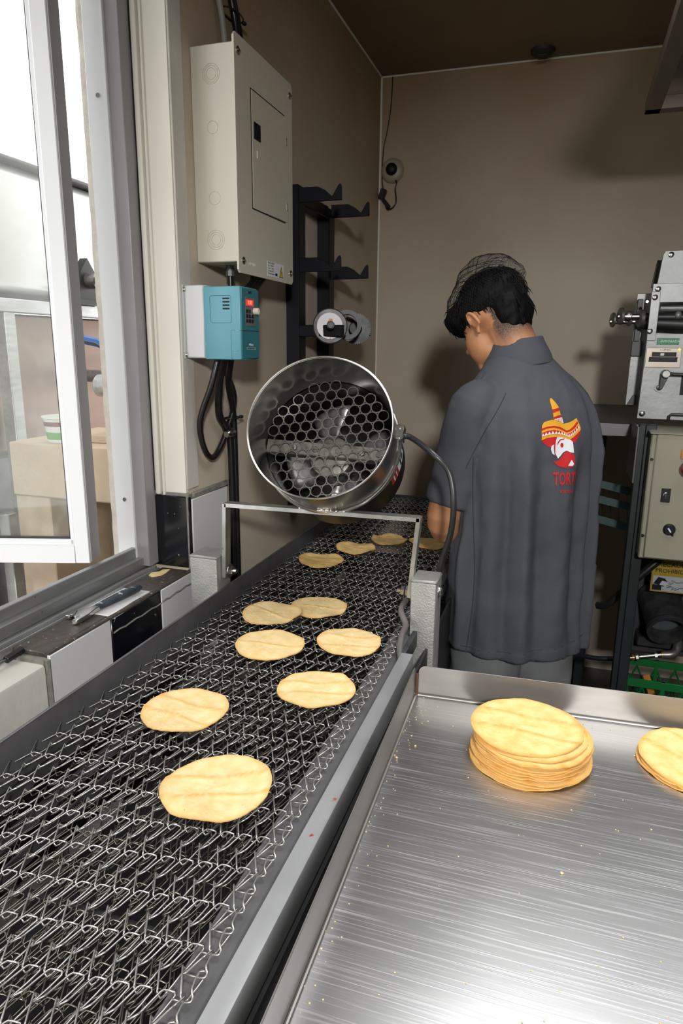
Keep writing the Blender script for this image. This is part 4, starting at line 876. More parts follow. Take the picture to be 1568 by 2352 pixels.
ck = MB().cyl((.276, PY, 1.406), (.276, PY - .035, 1.406), .012, 18, bev=.002).cyl((.276, PY - .034, 1.406), (.276, PY - .037, 1.406), .009, 18).obj('crank_hub', knob_m, pm)
MB().prism([(.264, 1.404), (.272, 1.418), (.288, 1.412), (.284, 1.396), (.272, 1.362), (.262, 1.360)], PY - .022, PY - .012, 'y', None, .001).cyl((.285, PY - .017, 1.406), (.40, PY - .017, 1.402), .005, 10).obj('crank_arm', mach_d, pm)
MB().lathe([(0, .0135), (.004, .0135), (.004, .009), (.010, .008), (.012, .004), (.012, 0)], (.265, PY, 1.366), (0, -1, 0), 20).obj('pivot', knob_m, pm)
MB().box((.322, PY - .001, 1.345), (.40, PY + .004, 1.400)).obj('slot', black_m, pm)
MB().tube([(.30, PY - .004, 1.268), (.30, PY - .006, 1.282), (.306, PY - .008, 1.288), (.45, PY - .008, 1.288)], .0045, 8).obj('handle_rod', mach_d, pm)
# control box
cbx = thing('control_box', 'cream metal control box with key switch and black selector', 'control box', (.5, 2.1, .88))
MB().box((.243, 2.10, .878), (.70, 2.30, 1.250), .004).obj('enclosure', boxcream, cbx)
MB().box((.256, 2.092, .882), (.70, 2.100, 1.247), .004).obj('door', boxcream, cbx)
MB().box((.238, 2.085, 1.245), (.70, 2.15, 1.249), .001).obj('top_lip', boxcream, cbx)
for z_ in (1.172, .948): MB().cyl((.250, 2.100, z_), (.250, 2.094, z_), .004, 12).obj('screw', rub, cbx)
ks = MB().box((.284, 2.088, 1.052), (.308, 2.092, 1.092), .001).obj('key_switch', rub, cbx)
MB().tube([(.296 + .006 * math.cos(t), 2.0875, 1.072 + .008 * math.sin(t)) for t in [2 * PI * i / 16 for i in range(16)]], .001, 5, closed=True).box((.2945, 2.087, 1.068), (.2975, 2.0885, 1.076)).obj('switch_ring', chrome, ks)
kn = MB().lathe([(0, .0165), (.006, .0165), (.010, .013), (.010, 0)], (.316, 2.092, .974), (0, -1, 0), 24).obj('selector_knob', rub, cbx)
MB().box((-.002, -.001, -.010), (.002, .001, .004), 0, Matrix.Translation((.314, 2.081, .976)) @ Matrix.Rotation(-.6, 4, 'Y')).obj('pointer', wht, kn)
MB().prism([(.322, .958), (.328, .955), (.328, .964)], 2.084, 2.09, 'y').obj('pointer_tip', rub, kn)
MB().lathe([(0, .010), (.012, .010), (.016, .022), (.026, .023), (.030, .016), (.031, 0)], (.345, 2.092, 1.155), (0, -1, 0), 24).obj('stop_button', red_p, cbx)
MB().box((.322, 2.088, 1.178), (.40, 2.092, 1.205), .001).obj('button_label', orange, cbx)
# warning sign, motor housing, hose, crate
sgn = thing('warning_sign', 'yellow and black caution sign below the control box', 'sign', (.4, 2.29, .72))
MB().box((.312, 2.296, .716), (.48, 2.30, .822), .001).obj('board', mat('sign_yellow', (.35, .24, .01), .5, var=.1), sgn)
MB().box((.318, 2.2945, .721), (.476, 2.296, .771)).obj('picture_field', mat('sign_pale', (.40, .43, .45), .5), sgn)
text('lettering', 'PRECAUCION', .021, frame_M((.383, 2.2950, .809), (1, 0, 0), (0, 0, 1)), black_m, sgn, .0003)
text('lettering', 'PROHIBIDO', .019, frame_M((.372, 2.2950, .788), (1, 0, 0), (0, 0, 1)), black_m, sgn, .0003)
MB().box((.318, 2.2940, .729), (.345, 2.2945, .752)).prism([(.32, .755), (.333, .784), (.352, .780), (.365, .762), (.350, .745), (.338, .752)], 2.2938, 2.2945, 'y').obj('roller_drawing', black_m, sgn, 0)
MB().prism([(.338, .752), (.345, .770), (.367, .765), (.362, .748)], 2.2934, 2.2938, 'y').obj('roller_drawing', mat('sign_pale2', (.5, .53, .55), .5), sgn, 0)
hand = [(.372, .748), (.360, .742), (.373, .752), (.358, .752), (.374, .758), (.362, .764), (.378, .763), (.372, .775), (.388, .766), (.42, .772), (.42, .748), (.398, .744), (.384, .733), (.388, .744), (.374, .735), (.380, .746)]
MB().tube([(x_, 2.2936, z_) for x_, z_ in hand], .0011, 4, closed=True).obj('hand_drawing', black_m, sgn, 0)
for ch in sgn.children:
    if 'drawing' in ch.name: ch.data.transform(Matrix.Translation((0, 0, .725)) @ Matrix.Diagonal((1, 1, .80, 1)) @ Matrix.Translation((0, 0, -.732)))
md_ = thing('motor_housing', 'dark open ended round motor housing under the machine', 'motor', (.38, 2.35, .55))
MB().lathe([(0, .052), (0, .062), (.012, .064), (.02, .058), (.14, .066), (.16, .07), (.16, .05), (.02, .048), (0, .052)], (.376, 2.27, .595), (-.10, .90, .42), 36).obj('casing', mat('motor_dark', (.05, .052, .056), .5, metal=.3, var=.3, vscale=40, bump=.4), md_)
MB().lathe([(.05, 0), (.05, .049)], (.376, 2.27, .595), (-.10, .90, .42), 30).obj('inner_disc', mat('motor_inner', (.09, .105, .115), .6), md_)
MB().box((.30, 2.35, .50), (.50, 2.425, .535), .003).obj('mount', mach_d, md_)
mp_ = MB().box((.262, 2.302, .45), (.56, 2.31, .88), .002).obj('guard_panel', mat('guard_dark', (.03, .033, .035), .6)); tag(mp_, 'dark sheet metal guard panel behind the caution sign', 'panel')
mp_.data.transform(Matrix.Translation((0, .12, 0)))
hs = thing('gas_hose', 'chrome hose coupling with brass ring and elbow under the machine', 'hose fitting', (.3, 2.3, .48))
MB().cyl((.243, 2.30, .464), (.285, 2.30, .476), .008, 16, bev=.001).cyl((.305, 2.30, .482), (.372, 2.30, .500), .009, 16, bev=.001).obj('coupling', chrome, hs)
MB().cyl((.285, 2.30, .476), (.292, 2.30, .478), .010, 12).cyl((.372, 2.30, .500), (.376, 2.30, .501), .011, 12).obj('ring', brass, hs)
MB().lathe([(0, .014), (.008, .014)], (.296, 2.30, .479), (.96, 0, .27), 8, True).obj('hex_nut', knob_m, hs); MB().lathe([(0, .014), (.008, .014)], (.352, 2.30, .494), (.96, 0, .27), 8, True).obj('hex_nut', knob_m, hs); MB().tube(smoothpath([(.376, 2.30, .501), (.40, 2.30, .506), (.415, 2.31, .515), (.42, 2.33, .535), (.42, 2.36, .545)]), .014, 12).obj('elbow', knob_m, hs)
MB().tube(smoothpath([(.245, 2.30, .465), (.18, 2.31, .452), (.10, 2.34, .43), (.02, 2.4, .3), (0, 2.45, .05), (.05, 2.5, .012)]), .008, 10).obj('hose', rub, hs)
cable([(.36, 2.28, .86), (.30, 2.27, .80), (.23, 2.27, .715), (.19, 2.28, .66), (.16, 2.30, .645)], .012, 'thick black conduit slanting down under the control box', m=rub)
o = MB().box((-.010, -.001, -.075), (.010, .001, .015), 0, Matrix.Translation((.333, 2.26, .425)) @ Matrix.Rotation(-.35, 4, 'Y')).obj('strap', orange); tag(o, 'orange strap hanging into the green crate', 'strap')
o = MB().box((.155, 2.28, .20), (.167, 2.30, .46), .002).obj('wooden_slat', mat('old_wood', (.22, .13, .05), .8, var=.3, vscale=30)); tag(o, 'narrow worn wooden slat beside the teal table leg', 'slat'); o.data.transform(Matrix.Translation((.07, 0, -.2)))
# crate
crt = thing('plastic_crate', 'green plastic lattice crate on the floor under the machine', 'crate', (.5, 2.3, 0))
cx0, cx1, cy0, cy1, cz0, cz1 = .250, .72, 2.18, 2.345, .10, .458
def crate_side(p, d, L_, par):
    M_ = frame_M(p, d, (0, 0, 1)); m = MB(); t = .004
    m.box((0, cz1 - cz0 - .026, -t), (L_, cz1 - cz0, t), .001, M_).box((0, 0, -t), (L_, .03, t), .001, M_).box((0, .10, -t), (L_, .112, t), .001, M_)
    n = max(2, round(L_ / .11))
    for i in range(n + 1): x_ = L_ * i / n; m.box((max(0, x_ - .006), 0, -t), (min(L_, x_ + .006), cz1 - cz0, t * 1.3), .001, M_)
    H0, H1 = .112, cz1 - cz0 - .026
    for i in range(n):
        xa, xb = L_ * i / n, L_ * (i + 1) / n; xm = (xa + xb) / 2
        for (p0, p1) in (((xa, H0), (xm, (H0 + H1) / 2 + .04)), ((xb, H0), (xm, (H0 + H1) / 2 + .04)), ((xa, H1), (xm, (H0 + H1) / 2 - .04)), ((xb, H1), (xm, (H0 + H1) / 2 - .04)), ((xa, H0 + .07), (xm, H1)), ((xb, H0 + .07), (xm, H1))):
            m.tube([M_ @ V((*p0, 0)), M_ @ V((*p1, 0))], .003, 4)
    return m.obj('lattice_side', green_p, par)
crate_side((cx0, cy0, cz0), (1, 0, 0), cx1 - cx0, crt); crate_side((cx0, cy1, cz0), (1, 0, 0), cx1 - cx0, crt); crate_side((cx0, cy0, cz0), (0, 1, 0), cy1 - cy0, crt); crate_side((cx1, cy0, cz0), (0, 1, 0), cy1 - cy0, crt)
MB().box((cx0, cy0, 0), (cx1, cy1, .105), .004).obj('crate_base', green_p, crt); MB().box((cx0 - .008, cy0 - .008, .1), (cx0 + .016, cy0 + .012, cz1 + .012), .004).obj('corner_post', green_p, crt)
# hood
hd = thing('exhaust_hood', 'dark steel exhaust hood hanging from the ceiling', 'hood', (.9, 2.0, 2.3))
hx, hz = .150, 2.125
MB().raw([(hx, 2.3, hz), (hx, 1.2, hz), (1.6, 1.2, hz), (1.6, 2.3, hz), (.45, 2.15, ZC), (.45, 1.4, ZC), (1.4, 1.4, ZC), (1.4, 2.15, ZC)], [(0, 1, 5, 4), (1, 2, 6, 5), (2, 3, 7, 6), (3, 0, 4, 7)]).obj('canopy', hood_m, hd, 0)
m = MB(); m.box((hx, 1.2, hz - .004), (hx + .04, 2.3, hz + .03), .001).box((hx, 2.26, hz - .004), (1.6, 2.3, hz + .03), .001).box((hx, 1.2, hz - .004), (1.6, 1.24, hz + .03), .001); m.obj('gutter', hood_m, hd)

# ---------------------------------------------------------------- worker
def evaluated_remesh(mb, voxel, smooth_it, fac=.5):
    me = bpy.data.meshes.new('tmp'); mb.bm.to_mesh(me); mb.bm.free(); t = bpy.data.objects.new('tmp', me); COL.objects.link(t)
    rm = t.modifiers.new('r', 'REMESH'); rm.mode = 'VOXEL'; rm.voxel_size = voxel
    if smooth_it: sm = t.modifiers.new('s', 'SMOOTH'); sm.iterations = smooth_it; sm.factor = fac
    dg = bpy.context.evaluated_depsgraph_get(); dg.update(); out = bpy.data.meshes.new_from_object(t.evaluated_get(dg)); bpy.data.objects.remove(t); return out
PA = math.radians(38); PB = V((-.078, 1.80, 0))
fw, rt = V((-math.sin(PA), math.cos(PA), 0)), V((math.cos(PA), math.sin(PA), 0))
def L2(x, y_, z): return PB + rt * x + fw * y_ + V((0, 0, z))
pr_ = thing('person', 'worker in grey smock and hairnet seen from behind, bending over the belt', 'person', PB)
HC = V((-.192, 1.855, 1.548)); HY, HP = math.radians(54), math.radians(34)
HM = Matrix.Translation(HC) @ Matrix.Rotation(HY, 4, 'Z') @ Matrix.Rotation(-HP, 4, 'X') @ Matrix.Rotation(math.radians(0), 4, 'Y')
def H(x, y_, z): return HM @ V((x, y_, z))
body = MB()
body.ell((0, -.005, .022), (.075, .094, .088), HM).ell((0, .040, -.045), (.060, .056, .070), HM).ell((0, .068, -.092), (.030, .026, .026), HM).ell((0, .030, -.075), (.054, .050, .040), HM)
body.ell((0, .092, -.015), (.011, .012, .028), HM).ell((0, .104, -.030), (.014, .014, .012), HM).ell((0, .084, .022), (.050, .012, .012), HM).ell((0, .090, -.064), (.022, .010, .006), HM).ell((0, .089, -.073), (.020, .010, .006), HM)
for s_ in (-1, 1):
    EM = HM @ Matrix.Translation((s_ * .074, -.008, -.020)) @ Matrix.Rotation(s_ * .45, 4, 'Z') @ Matrix.Rotation(-.15, 4, 'X')
    body.tube([EM @ V((s_ * (.010 + .006 * math.sin(t)), -.004 - .015 * math.cos(t * 1.0 + .3) * 1, .001 + .029 * math.sin(t + .2))) for t in [-.9 + i * .42 for i in range(10)]], [.0045] * 10, 8)
    body.ell((s_ * .004, -.004, .004), (.006, .013, .024), EM).ell((s_ * .009, .000, -.024), (.005, .009, .010), EM).ell((s_ * .009, .006, .0), (.004, .005, .014), EM)
NB = L2(-.01, .03, 1.39)
body.tube(smoothpath([H(0, -.018, -.01), H(0, -.030, -.060), (H(0, -.03, -.09) + NB) / 2 + V((0, 0, .015)), NB], 4), [.052] * 4 + [.053] * 4 + [.054] * 4 + [.052], 20)
body.tube([L2(0, .04, 1.40), L2(0, .01, 1.30), L2(0, -.005, 1.1), L2(0, 0, .95), L2(0, 0, .86)], [.050, .090, .085, .080, .08], 24)
body.tube([L2(-.15, .01, 1.335), L2(0, .03, 1.350), L2(.13, .04, 1.325)], [.040, .042, .040], 16)
# left arm: shoulder, elbow, wrist ; right arm
LS, LE, LWr = L2(-.158, .01, 1.335), V((-.270, 1.700, 1.035)), V((-.205, 1.92, .985))
RS, RE, RWr = L2(.138, .05, 1.325), L2(.145, .17, 1.08), L2(.09, .29, 1.0)
hand_dir = {}
for (S_, E_, W_, s_) in ((LS, LE, LWr, -1), (RS, RE, RWr, 1)):
    body.tube(smoothpath([S_, (S_ + E_) / 2 + V((-.004, 0, 0)), E_, (E_ + W_) / 2 + V((0, 0, -.004)), W_], 5), [.055] * 3 + [.050] * 4 + [.044] * 3 + [.042] * 4 + [.040] * 3 + [.034] * 2 + [.028, .027], 18)
    d = (W_ - E_).normalized(); up = V((0, 0, 1)); sd_ = d.cross(up).normalized() * s_; up = sd_.cross(d) * s_
    pc = W_ + d * .045 - V((0, 0, .006))
    QM = Matrix(((sd_.x, d.x, up.x, pc.x), (sd_.y, d.y, up.y, pc.y), (sd_.z, d.z, up.z, pc.z), (0, 0, 0, 1)))
    body.ell((0, 0, 0), (.040, .050, .014), QM)
    for k, (xx, ln_) in enumerate(((-.030, .058), (-.010, .070), (.010, .074), (.030, .066))):
        body.tube([QM @ V((xx * .8, .02, 0)), QM @ V((xx, .045, .002)), QM @ V((xx * 1.05, .045 + ln_ * .5, -.006)), QM @ V((xx * 1.05, .045 + ln_ * .8, -.020)), QM @ V((xx, .045 + ln_ * .95, -.030))], [.0095, .0092, .0085, .008, .006], 10)
    body.tube([QM @ V((-.02 * 1, -.025, -.004)), QM @ V((-.048, .0, -.010)), QM @ V((-.060, .028, -.018)), QM @ V((-.058, .048, -.026))], [.012, .011, .0095, .007], 10)
for s_ in (-1, 1):
    body.tube([L2(s_ * .055, 0, .92), L2(s_ * .095, .01, .50), L2(s_ * .105, 0, .10), L2(s_ * .105, .02, .05)], [.070, .055, .045, .045], 16)
bme = evaluated_remesh(body, .0042, 3)
# stubble / hairline attribute
at = bme.attributes.new('fade', 'FLOAT', 'POINT'); HI = HM.inverted(); vals = []
for v in bme.vertices:
    q = HI @ v.co
    back = max(0., min(1., (q.z + .115) / .045)) * max(0., min(1., (-.018 - q.y) / .02))
    side = max(0., min(1., (q.z - .0) / .03)) if -.03 < q.y < .05 else 0.
    near_ear = 1. if math.hypot(q.y + .008, q.z + .018) > .033 or abs(q.x) < .05 else 0.
    vals.append(max(back, side) * near_ear * .85 if q.z > -.12 and q.length < .13 else 0.)
at.data.foreach_set('value', vals)
nt = skin.node_tree; an = nt.nodes.new('ShaderNodeAttribute'); an.attribute_name = 'fade'; mx = nt.nodes.new('ShaderNodeMix'); mx.data_type = 'RGBA'
src = nt.nodes['Principled BSDF'].inputs['Base Color'].links[0].from_socket
sn2 = nt.nodes.new('ShaderNodeTexNoise'); sn2.inputs['Scale'].default_value = 500; mth = nt.nodes.new('ShaderNodeMath'); mth.operation = 'MULTIPLY_ADD'; mth.inputs[1].default_value = 1.2; 
tcn = nt.nodes.new('ShaderNodeTexCoord'); nt.links.new(tcn.outputs['Object'], sn2.inputs[0])
nt.links.new(an.outputs['Fac'], mth.inputs[0]); sb = nt.nodes.new('ShaderNodeMath'); sb.operation = 'MULTIPLY'; nt.links.new(mth.outputs[0], sb.inputs[0]); nt.links.new(sn2.outputs[0], sb.inputs[1]); 
sb2 = nt.nodes.new('ShaderNodeMath'); sb2.operation = 'MULTIPLY'; sb2.inputs[1].default_value = 1.75; sb2.use_clamp = True; nt.links.new(sb.outputs[0], sb2.inputs[0]); mth.inputs[2].default_value = 0
nt.links.new(sb2.outputs[0], mx.inputs[0]); nt.links.new(src, mx.inputs[6]); mx.inputs[7].default_value = (.02, .014, .012, 1); nt.links.new(mx.outputs[2], nt.nodes['Principled BSDF'].inputs['Base Color'])
link('body', bme, skin, pr_, 80)
for s_ in (-1, 1): MB().ell((s_ * .030, .067, .004), (.0095, .0095, .0095), HM, 2).obj('eye', wht, pr_)
for s_ in (-1, 1): MB().tube([H(s_ * .014, .097, .020), H(s_ * .030, .096, .026), H(s_ * .046, .086, .020)], .0035, 6).obj('eyebrow', hair_m, pr_)
# hair
hm = MB()
hm.ell((0, -.012, .040), (.083, .101, .082), HM).ell((0, -.066, -.012), (.062, .040, .060), HM).ell((0, .062, .055), (.066, .050, .042), HM).ell((-.025, .088, .040), (.042, .026, .036), HM).ell((.03, .088, .040), (.042, .026, .036), HM)
hm.ell((-.060, .050, .030), (.020, .030, .034), HM).ell((.060, .050, .030), (.020, .030, .034), HM).ell((-.072, .020, .015), (.010, .016, .026), HM)
hm.ell((0, -.060, -.042), (.052, .034, .040), HM); hme = evaluated_remesh(hm, .005, 14)
for v in hme.vertices:
    q = HI @ v.co; nn = noise.noise(V((q.x * 60, q.y * 14, q.z * 50))) * .0045 + noise.noise(q * 18) * .006
    v.co += (v.co - H(0, 0, .03)).normalized() * nn
link('hair', hme, hair_m, pr_, 80)
hb = BVHTree.FromPolygons([v.co for v in hme.vertices], [p_.vertices for p_ in hme.polygons])
m = MB(); rr = random.Random(3)
for i in range(420):
    d = V((rr.gauss(0, 1), rr.gauss(0, 1), rr.gauss(.1, .8))).normalized()
    loc, nrm, *_ = hb.ray_cast(H(0, 0, .03) + (HM.to_3x3() @ d) * .3, -(HM.to_3x3() @ d))
    if loc is None: continue
    q = HI @ loc; flow = (HM.to_3x3() @ V((q.x * 1.5, q.y * .8 + .02, -.6))).normalized(); flow = (flow - nrm * flow.dot(nrm)).normalized()
    Lh = rr.uniform(.012, .03); m.tube([loc - nrm * .002, loc + flow * Lh * .5 + nrm * .0025, loc + flow * Lh + nrm * rr.uniform(-.001, .004)], [.0016, .0012, .0003], 4)
o = m.obj('hair_strands', hair_m, pr_, 60); o['kind'] = 'stuff'
# hairnet: thin wire net just over the hair, baggy on top
b = bmesh.new(); bmesh.ops.create_icosphere(b, subdivisions=5, radius=1)
kill = []
for v in b.verts:
    d = v.co.copy(); q = V((d.x * .086, -.004 + d.y * .108, .044 + d.z * .086))
    bag = max(0, d.z) ** 1.5 * .016 * (.15 + .85 * max(0, min(1, .5 - d.y))) * (1 + .8 * noise.noise(d * 2.2)) + .004 + .004 * noise.noise(d * 6)
    if d.y < 0 and d.z > .2: bag += .010
    if d.y > .5: bag += .004
    v.co = HM @ (q + d * bag)
    if d.z < -.42 + .35 * d.y: kill.append(v)
bmesh.ops.delete(b, geom=kill, context='VERTS')
m = MB(); m.join(b); o = m.obj('hairnet', net_m, pr_, 0); wm = o.modifiers.new('w', 'WIREFRAME'); wm.thickness = .00042; wm.use_replace = True
m = MB(); rr = random.Random(11)
for i in range(16):
    t0 = rr.uniform(-1.2, 1.2); ph = rr.uniform(0, 3); pts = []
    for j in range(14):
        u = -1.35 + j * .2; d = V((math.sin(t0 + .15 * math.sin(j + ph)) * math.cos(u * .9), math.sin(u * .9) * -1, math.cos(t0) * math.cos(u * .9))).normalized()
        if d.z < -.1: continue
        bag = max(0, d.z) ** 1.5 * .016 * (.15 + .85 * max(0, min(1, .5 - d.y))) * (1 + .8 * noise.noise(d * 2.2)) + .004 + (.010 if d.y < 0 and d.z > .2 else 0) + (.004 if d.y > .5 else 0)
        pts.append(HM @ (V((d.x * .086, -.004 + d.y * .108, .044 + d.z * .086)) + d * bag))
    if len(pts) > 3: m.tube(pts, .0007, 4)
o = m.obj('hairnet_folds', net_m, pr_, 0); o['kind'] = 'stuff'
# smock: lofted torso with folds + sleeves
sm = MB()
prof = [  # z, half width, half depth, centre x, centre y
    (.705, .196, .146, .0, .00), (.75, .196, .145, .0, .0), (.82, .194, .142, .0, .0), (.92, .193, .138, .0, .0), (1.04, .187, .134, .0, .0), (1.14, .186, .134, .0, .0), (1.22, .188, .134, 0, .005),
    (1.28, .188, .130, 0, .010), (1.33, .178, .120, 0, .016), (1.365, .158, .108, 0, .022), (1.397, .130, .096, -.004, .028), (1.426, .100, .083, -.008, .038), (1.455, .076, .070, -.012, .048)]
def interp(z):
    for i in range(len(prof) - 1):
        if prof[i][0] <= z <= prof[i + 1][0]:
            t = (z - prof[i][0]) / (prof[i + 1][0] - prof[i][0]); t2 = t
            return [prof[i][k] + (prof[i + 1][k] - prof[i][k]) * t2 for k in range(1, 5)]
    return list(prof[-1][1:])
nz_, na = 110, 150; vs, fs = [], []
def fold(t, z):  # t angle: -pi/2 is back centre, pi is left side
    s = 0
    dz = max(0, 1.26 - z)
    for (tc_, w_, amp, drift, z0) in ((-2.30, .10, -.016, .16, 1.30), (-2.02, .09, .012, .12, 1.30), (-1.82, .10, -.014, .16, 1.27), (-1.45, .13, .008, -.05, 1.2), (-1.18, .10, -.013, .05, 1.25), (-.86, .07, -.020, .05, 1.36), (-.74, .06, .013, .04, 1.36), (-2.75, .12, -.012, .10, 1.1), (-2.95, .1, .010, 0, 1.1), (-.45, .12, -.010, 0, 1.3)):
        tt = tc_ + drift * dz; g_ = math.exp(-((t - tt) / w_) ** 2); k_ = max(0., min(1., (z0 + .08 - z) / .22)) * (.55 + .45 * min(1, dz * 2)); s += amp * g_ * k_
    s += .004 * noise.noise(V((t * 3, z * 7, 1))) + .0016 * noise.noise(V((t * 9, z * 22, 5)))
    return s
for i in range(nz_):
    z = .705 + (1.455 - .705) * i / (nz_ - 1); wx_, wd_, ccx, ccy = interp(z)
    for k in range(na):
        t = -PI + 2 * PI * k / na; e = 2.35; c_, s_ = math.cos(t), math.sin(t)
        r_ = (abs(c_) ** e + abs(s_) ** e) ** (-1 / e); f_ = (1.7 - .9 * max(0, (.95 - z) / .25)) * fold(t, z) if z < 1.41 else 0
        hem = .0015 if z < .73 else 0
        vs.append(L2(ccx + c_ * (wx_ * r_ + f_ + hem), ccy + s_ * (wd_ * r_ + f_ + hem), z - (.012 * math.cos(t + .6) if i < 2 else 0)))
for i in range(nz_ - 1):
    for k in range(na): fs.append((i * na + k, i * na + (k + 1) % na, (i + 1) * na + (k + 1) % na, (i + 1) * na + k))
fs += [tuple(range(na))[::-1], tuple((nz_ - 1) * na + k for k in range(na))]
sm.raw(vs, fs)
# sleeves
def sleeve(S_, E_, s_):
    H_ = S_ + (E_ - S_) * .82; pts = smoothpath([S_ + V((0, 0, .018)) - rt * s_ * .05, S_ + V((0, 0, .0)), (S_ + H_) / 2, H_], 6)
    rs = [.044 + .024 * min(1, i / 6) - .0 * i for i in range(len(pts))]; rs = [r_ * (1 - .05 * (i / len(pts))) for i, r_ in enumerate(rs)]
    n = 48; vs, fs = [], []; prev = None; d0 = (H_ - S_).normalized()
    for i, p_ in enumerate(pts):
        tt = (pts[min(i + 1, len(pts) - 1)] - pts[max(i - 1, 0)]).normalized(); u = rt - tt * rt.dot(tt); u.normalize(); w_ = tt.cross(u)
        for k in range(n):
            a_ = 2 * PI * k / n; fl = .004 * math.sin(3 * a_ + i * .25) * (i / len(pts)) + .003 * noise.noise(V((a_ * 2, i * .5, s_)))
            vs.append(p_ + u * math.cos(a_) * (rs[i] * .88 + fl) + w_ * math.sin(a_) * (rs[i] * 1.02 + fl))
    m_ = len(pts)
    for i in range(m_ - 1):
        for k in range(n): fs.append((i * n + k, i * n + (k + 1) % n, (i + 1) * n + (k + 1) % n, (i + 1) * n + k))
    fs += [tuple(range(n))[::-1], tuple((m_ - 1) * n + k for k in range(n))]
    sm.raw(vs, fs)
sleeve(LS, LE, -1); sleeve(RS, RE, 1)
sme = evaluated_remesh(sm, .0048, 2)
so = link('smock', sme, smock, pr_, 80)
# collar: turned band round the neck
vs, fs = [], []; n = 64
cN = L2(-.014, .054, 1.446); cax = (H(0, -.03, -.075) - NB).normalized(); cax = (cax * .6 + V((0, 0, 1)) * .5).normalized()
u_ = (rt - cax * rt.dot(cax)).normalized(); w_ = cax.cross(u_)
rings_ = [(-.016, .090), (.002, .087), (.020, .080), (.036, .073), (.046, .070), (.050, .068), (.046, .065), (.030, .064), (.0, .064)]
for (h_, r_) in rings_:
    for k in range(n):
        t = 2 * PI * k / n; open_ = max(0, math.sin(t)) ** 2.0
        hh = h_ * (1 - .45 * open_) - .018 * open_
        vs.append(cN + cax * hh + u_ * math.cos(t) * r_ * .94 + w_ * math.sin(t) * r_ * (1.02 if math.sin(t) < 0 else 1.12))
for i in range(len(rings_) - 1):
    for k in range(n): fs.append((i * n + k, i * n + (k + 1) % n, (i + 1) * n + (k + 1) % n, (i + 1) * n + k))
MB().raw(vs, fs).obj('collar', smock, pr_, 60)
# seams and prints projected onto the smock along the viewing side of the back
sb_ = BVHTree.FromPolygons([v.co for v in sme.vertices], [p_.vertices for p_ in sme.polygons])
def seam(pts, r_=.0011, nm='seam'):
    out = []
    for p_, d_ in pts:
        loc, nrm, *_ = sb_.ray_cast(p_ + d_ * .4, -d_)
        if loc is not None: out.append(loc + nrm * .0002)
    if len(out) > 2: MB().tube(out, r_, 5).obj(nm, smock_s, so)
bk = -fw; lf = -rt
seam([(L2(-.135 + .012 * math.sin(i * .2), 0, .72 + i * .02), (bk * .75 + lf * .65).normalized()) for i in range(26)])
seam([(L2(-.10 - .0035 * i - .02 * math.sin(i / 16 * PI) * 0, 0, 1.37 - .0095 * i), (bk * .9 + lf * (.25 + .03 * i)).normalized()) for i in range(20)])
seam([(L2(-.18 + .018 * i, 0, .728 + .0006 * i), (bk + lf * (.7 - .08 * i)).normalized()) for i in range(21)], .0008)
m = MB(); 
# emblem
EC = V((.052, 0, 1.262)); ed = (bk * .93 + rt * .12).normalized(); er = ed.cross(V((0, 0, 1))) * -1
er = V((0, 0, 1)).cross(ed).normalized()
EO = PB + rt * -.004 + fw * 0 + V((0, 0, 1.252))
def decal(nm, poly, m_, lift, par=so, fine=.004):
    b = bmesh.new(); vv = [b.verts.new((x_, y_, 0)) for x_, y_ in poly]; f = b.faces.new(vv)
    bmesh.ops.triangulate(b, faces=[f])
    for it in range(5):
        es = [e_ for e_ in b.edges if e_.calc_length() > fine * 2]
        if not es: break
        bmesh.ops.subdivide_edges(b, edges=es, cuts=1); bmesh.ops.triangulate(b, faces=[q for q in b.faces if len(q.verts) > 3])
    dead = []
    for v in b.verts:
        o_ = EO + er * v.co.x + V((0, 0, v.co.y)); loc, nrm, *_ = sb_.ray_cast(o_ + ed * .4, -ed)
        if loc is None: dead.append(v)
        else: v.co = loc + ed * lift
    if dead: bmesh.ops.delete(b, geom=dead, context='VERTS')
    m = MB(); m.join(b); return m.obj(nm, m_, par, 60)
def arc(pts, k=5): return [(p_.x, p_.y) for p_ in smoothpath([(x_, y_, 0) for x_, y_ in pts], k)]
def ez(pts): return [((x_ - 850) / 5700, (1090 - y_) / 7350) for x_, y_ in pts]
def em(nm, pts, m_, lift, fine=.004): decal(nm, ez(pts), m_, lift, fine=fine)
em('emblem_brim_shade', [(515, 1015), (600, 960), (700, 945), (790, 950), (740, 1050), (715, 1140), (660, 1150), (600, 1110), (545, 1060)], red, .0010)
em('emblem_brim_shade', [(930, 1005), (1000, 970), (1100, 895), (1148, 845), (1140, 920), (1090, 990), (1010, 1075), (980, 1050), (955, 1020)], red, .0010)
em('emblem_hat', [(515, 1010), (512, 900), (530, 760), (570, 700), (680, 665), (760, 675), (830, 705), (880, 742), (950, 728), (1040, 690), (1105, 650), (1120, 700), (1145, 790), (1148, 850), (1100, 900), (1000, 975), (930, 1012), (880, 985), (800, 962), (700, 955), (600, 970)], yel, .0015)
em('emblem_band', [(512, 850), (520, 810), (600, 780), (700, 765), (800, 790), (870, 830), (905, 858), (960, 840), (1040, 780), (1110, 700), (1118, 740), (1050, 820), (970, 870), (905, 890), (860, 862), (790, 820), (700, 798), (600, 812)], red, .0020)
em('emblem_band', [(512, 945), (515, 885), (600, 850), (700, 835), (800, 860), (880, 905), (915, 915), (980, 890), (1050, 840), (1118, 770), (1128, 812), (1050, 888), (980, 938), (925, 967), (880, 942), (800, 914), (700, 903), (600, 918)], red, .0020)
ln = [V((x_, y_, 0)) for x_, y_ in ((512, 945), (600, 918), (700, 903), (800, 914), (880, 942), (925, 967), (980, 938), (1050, 888), (1128, 812))]; lq = smoothpath(ln, 4)
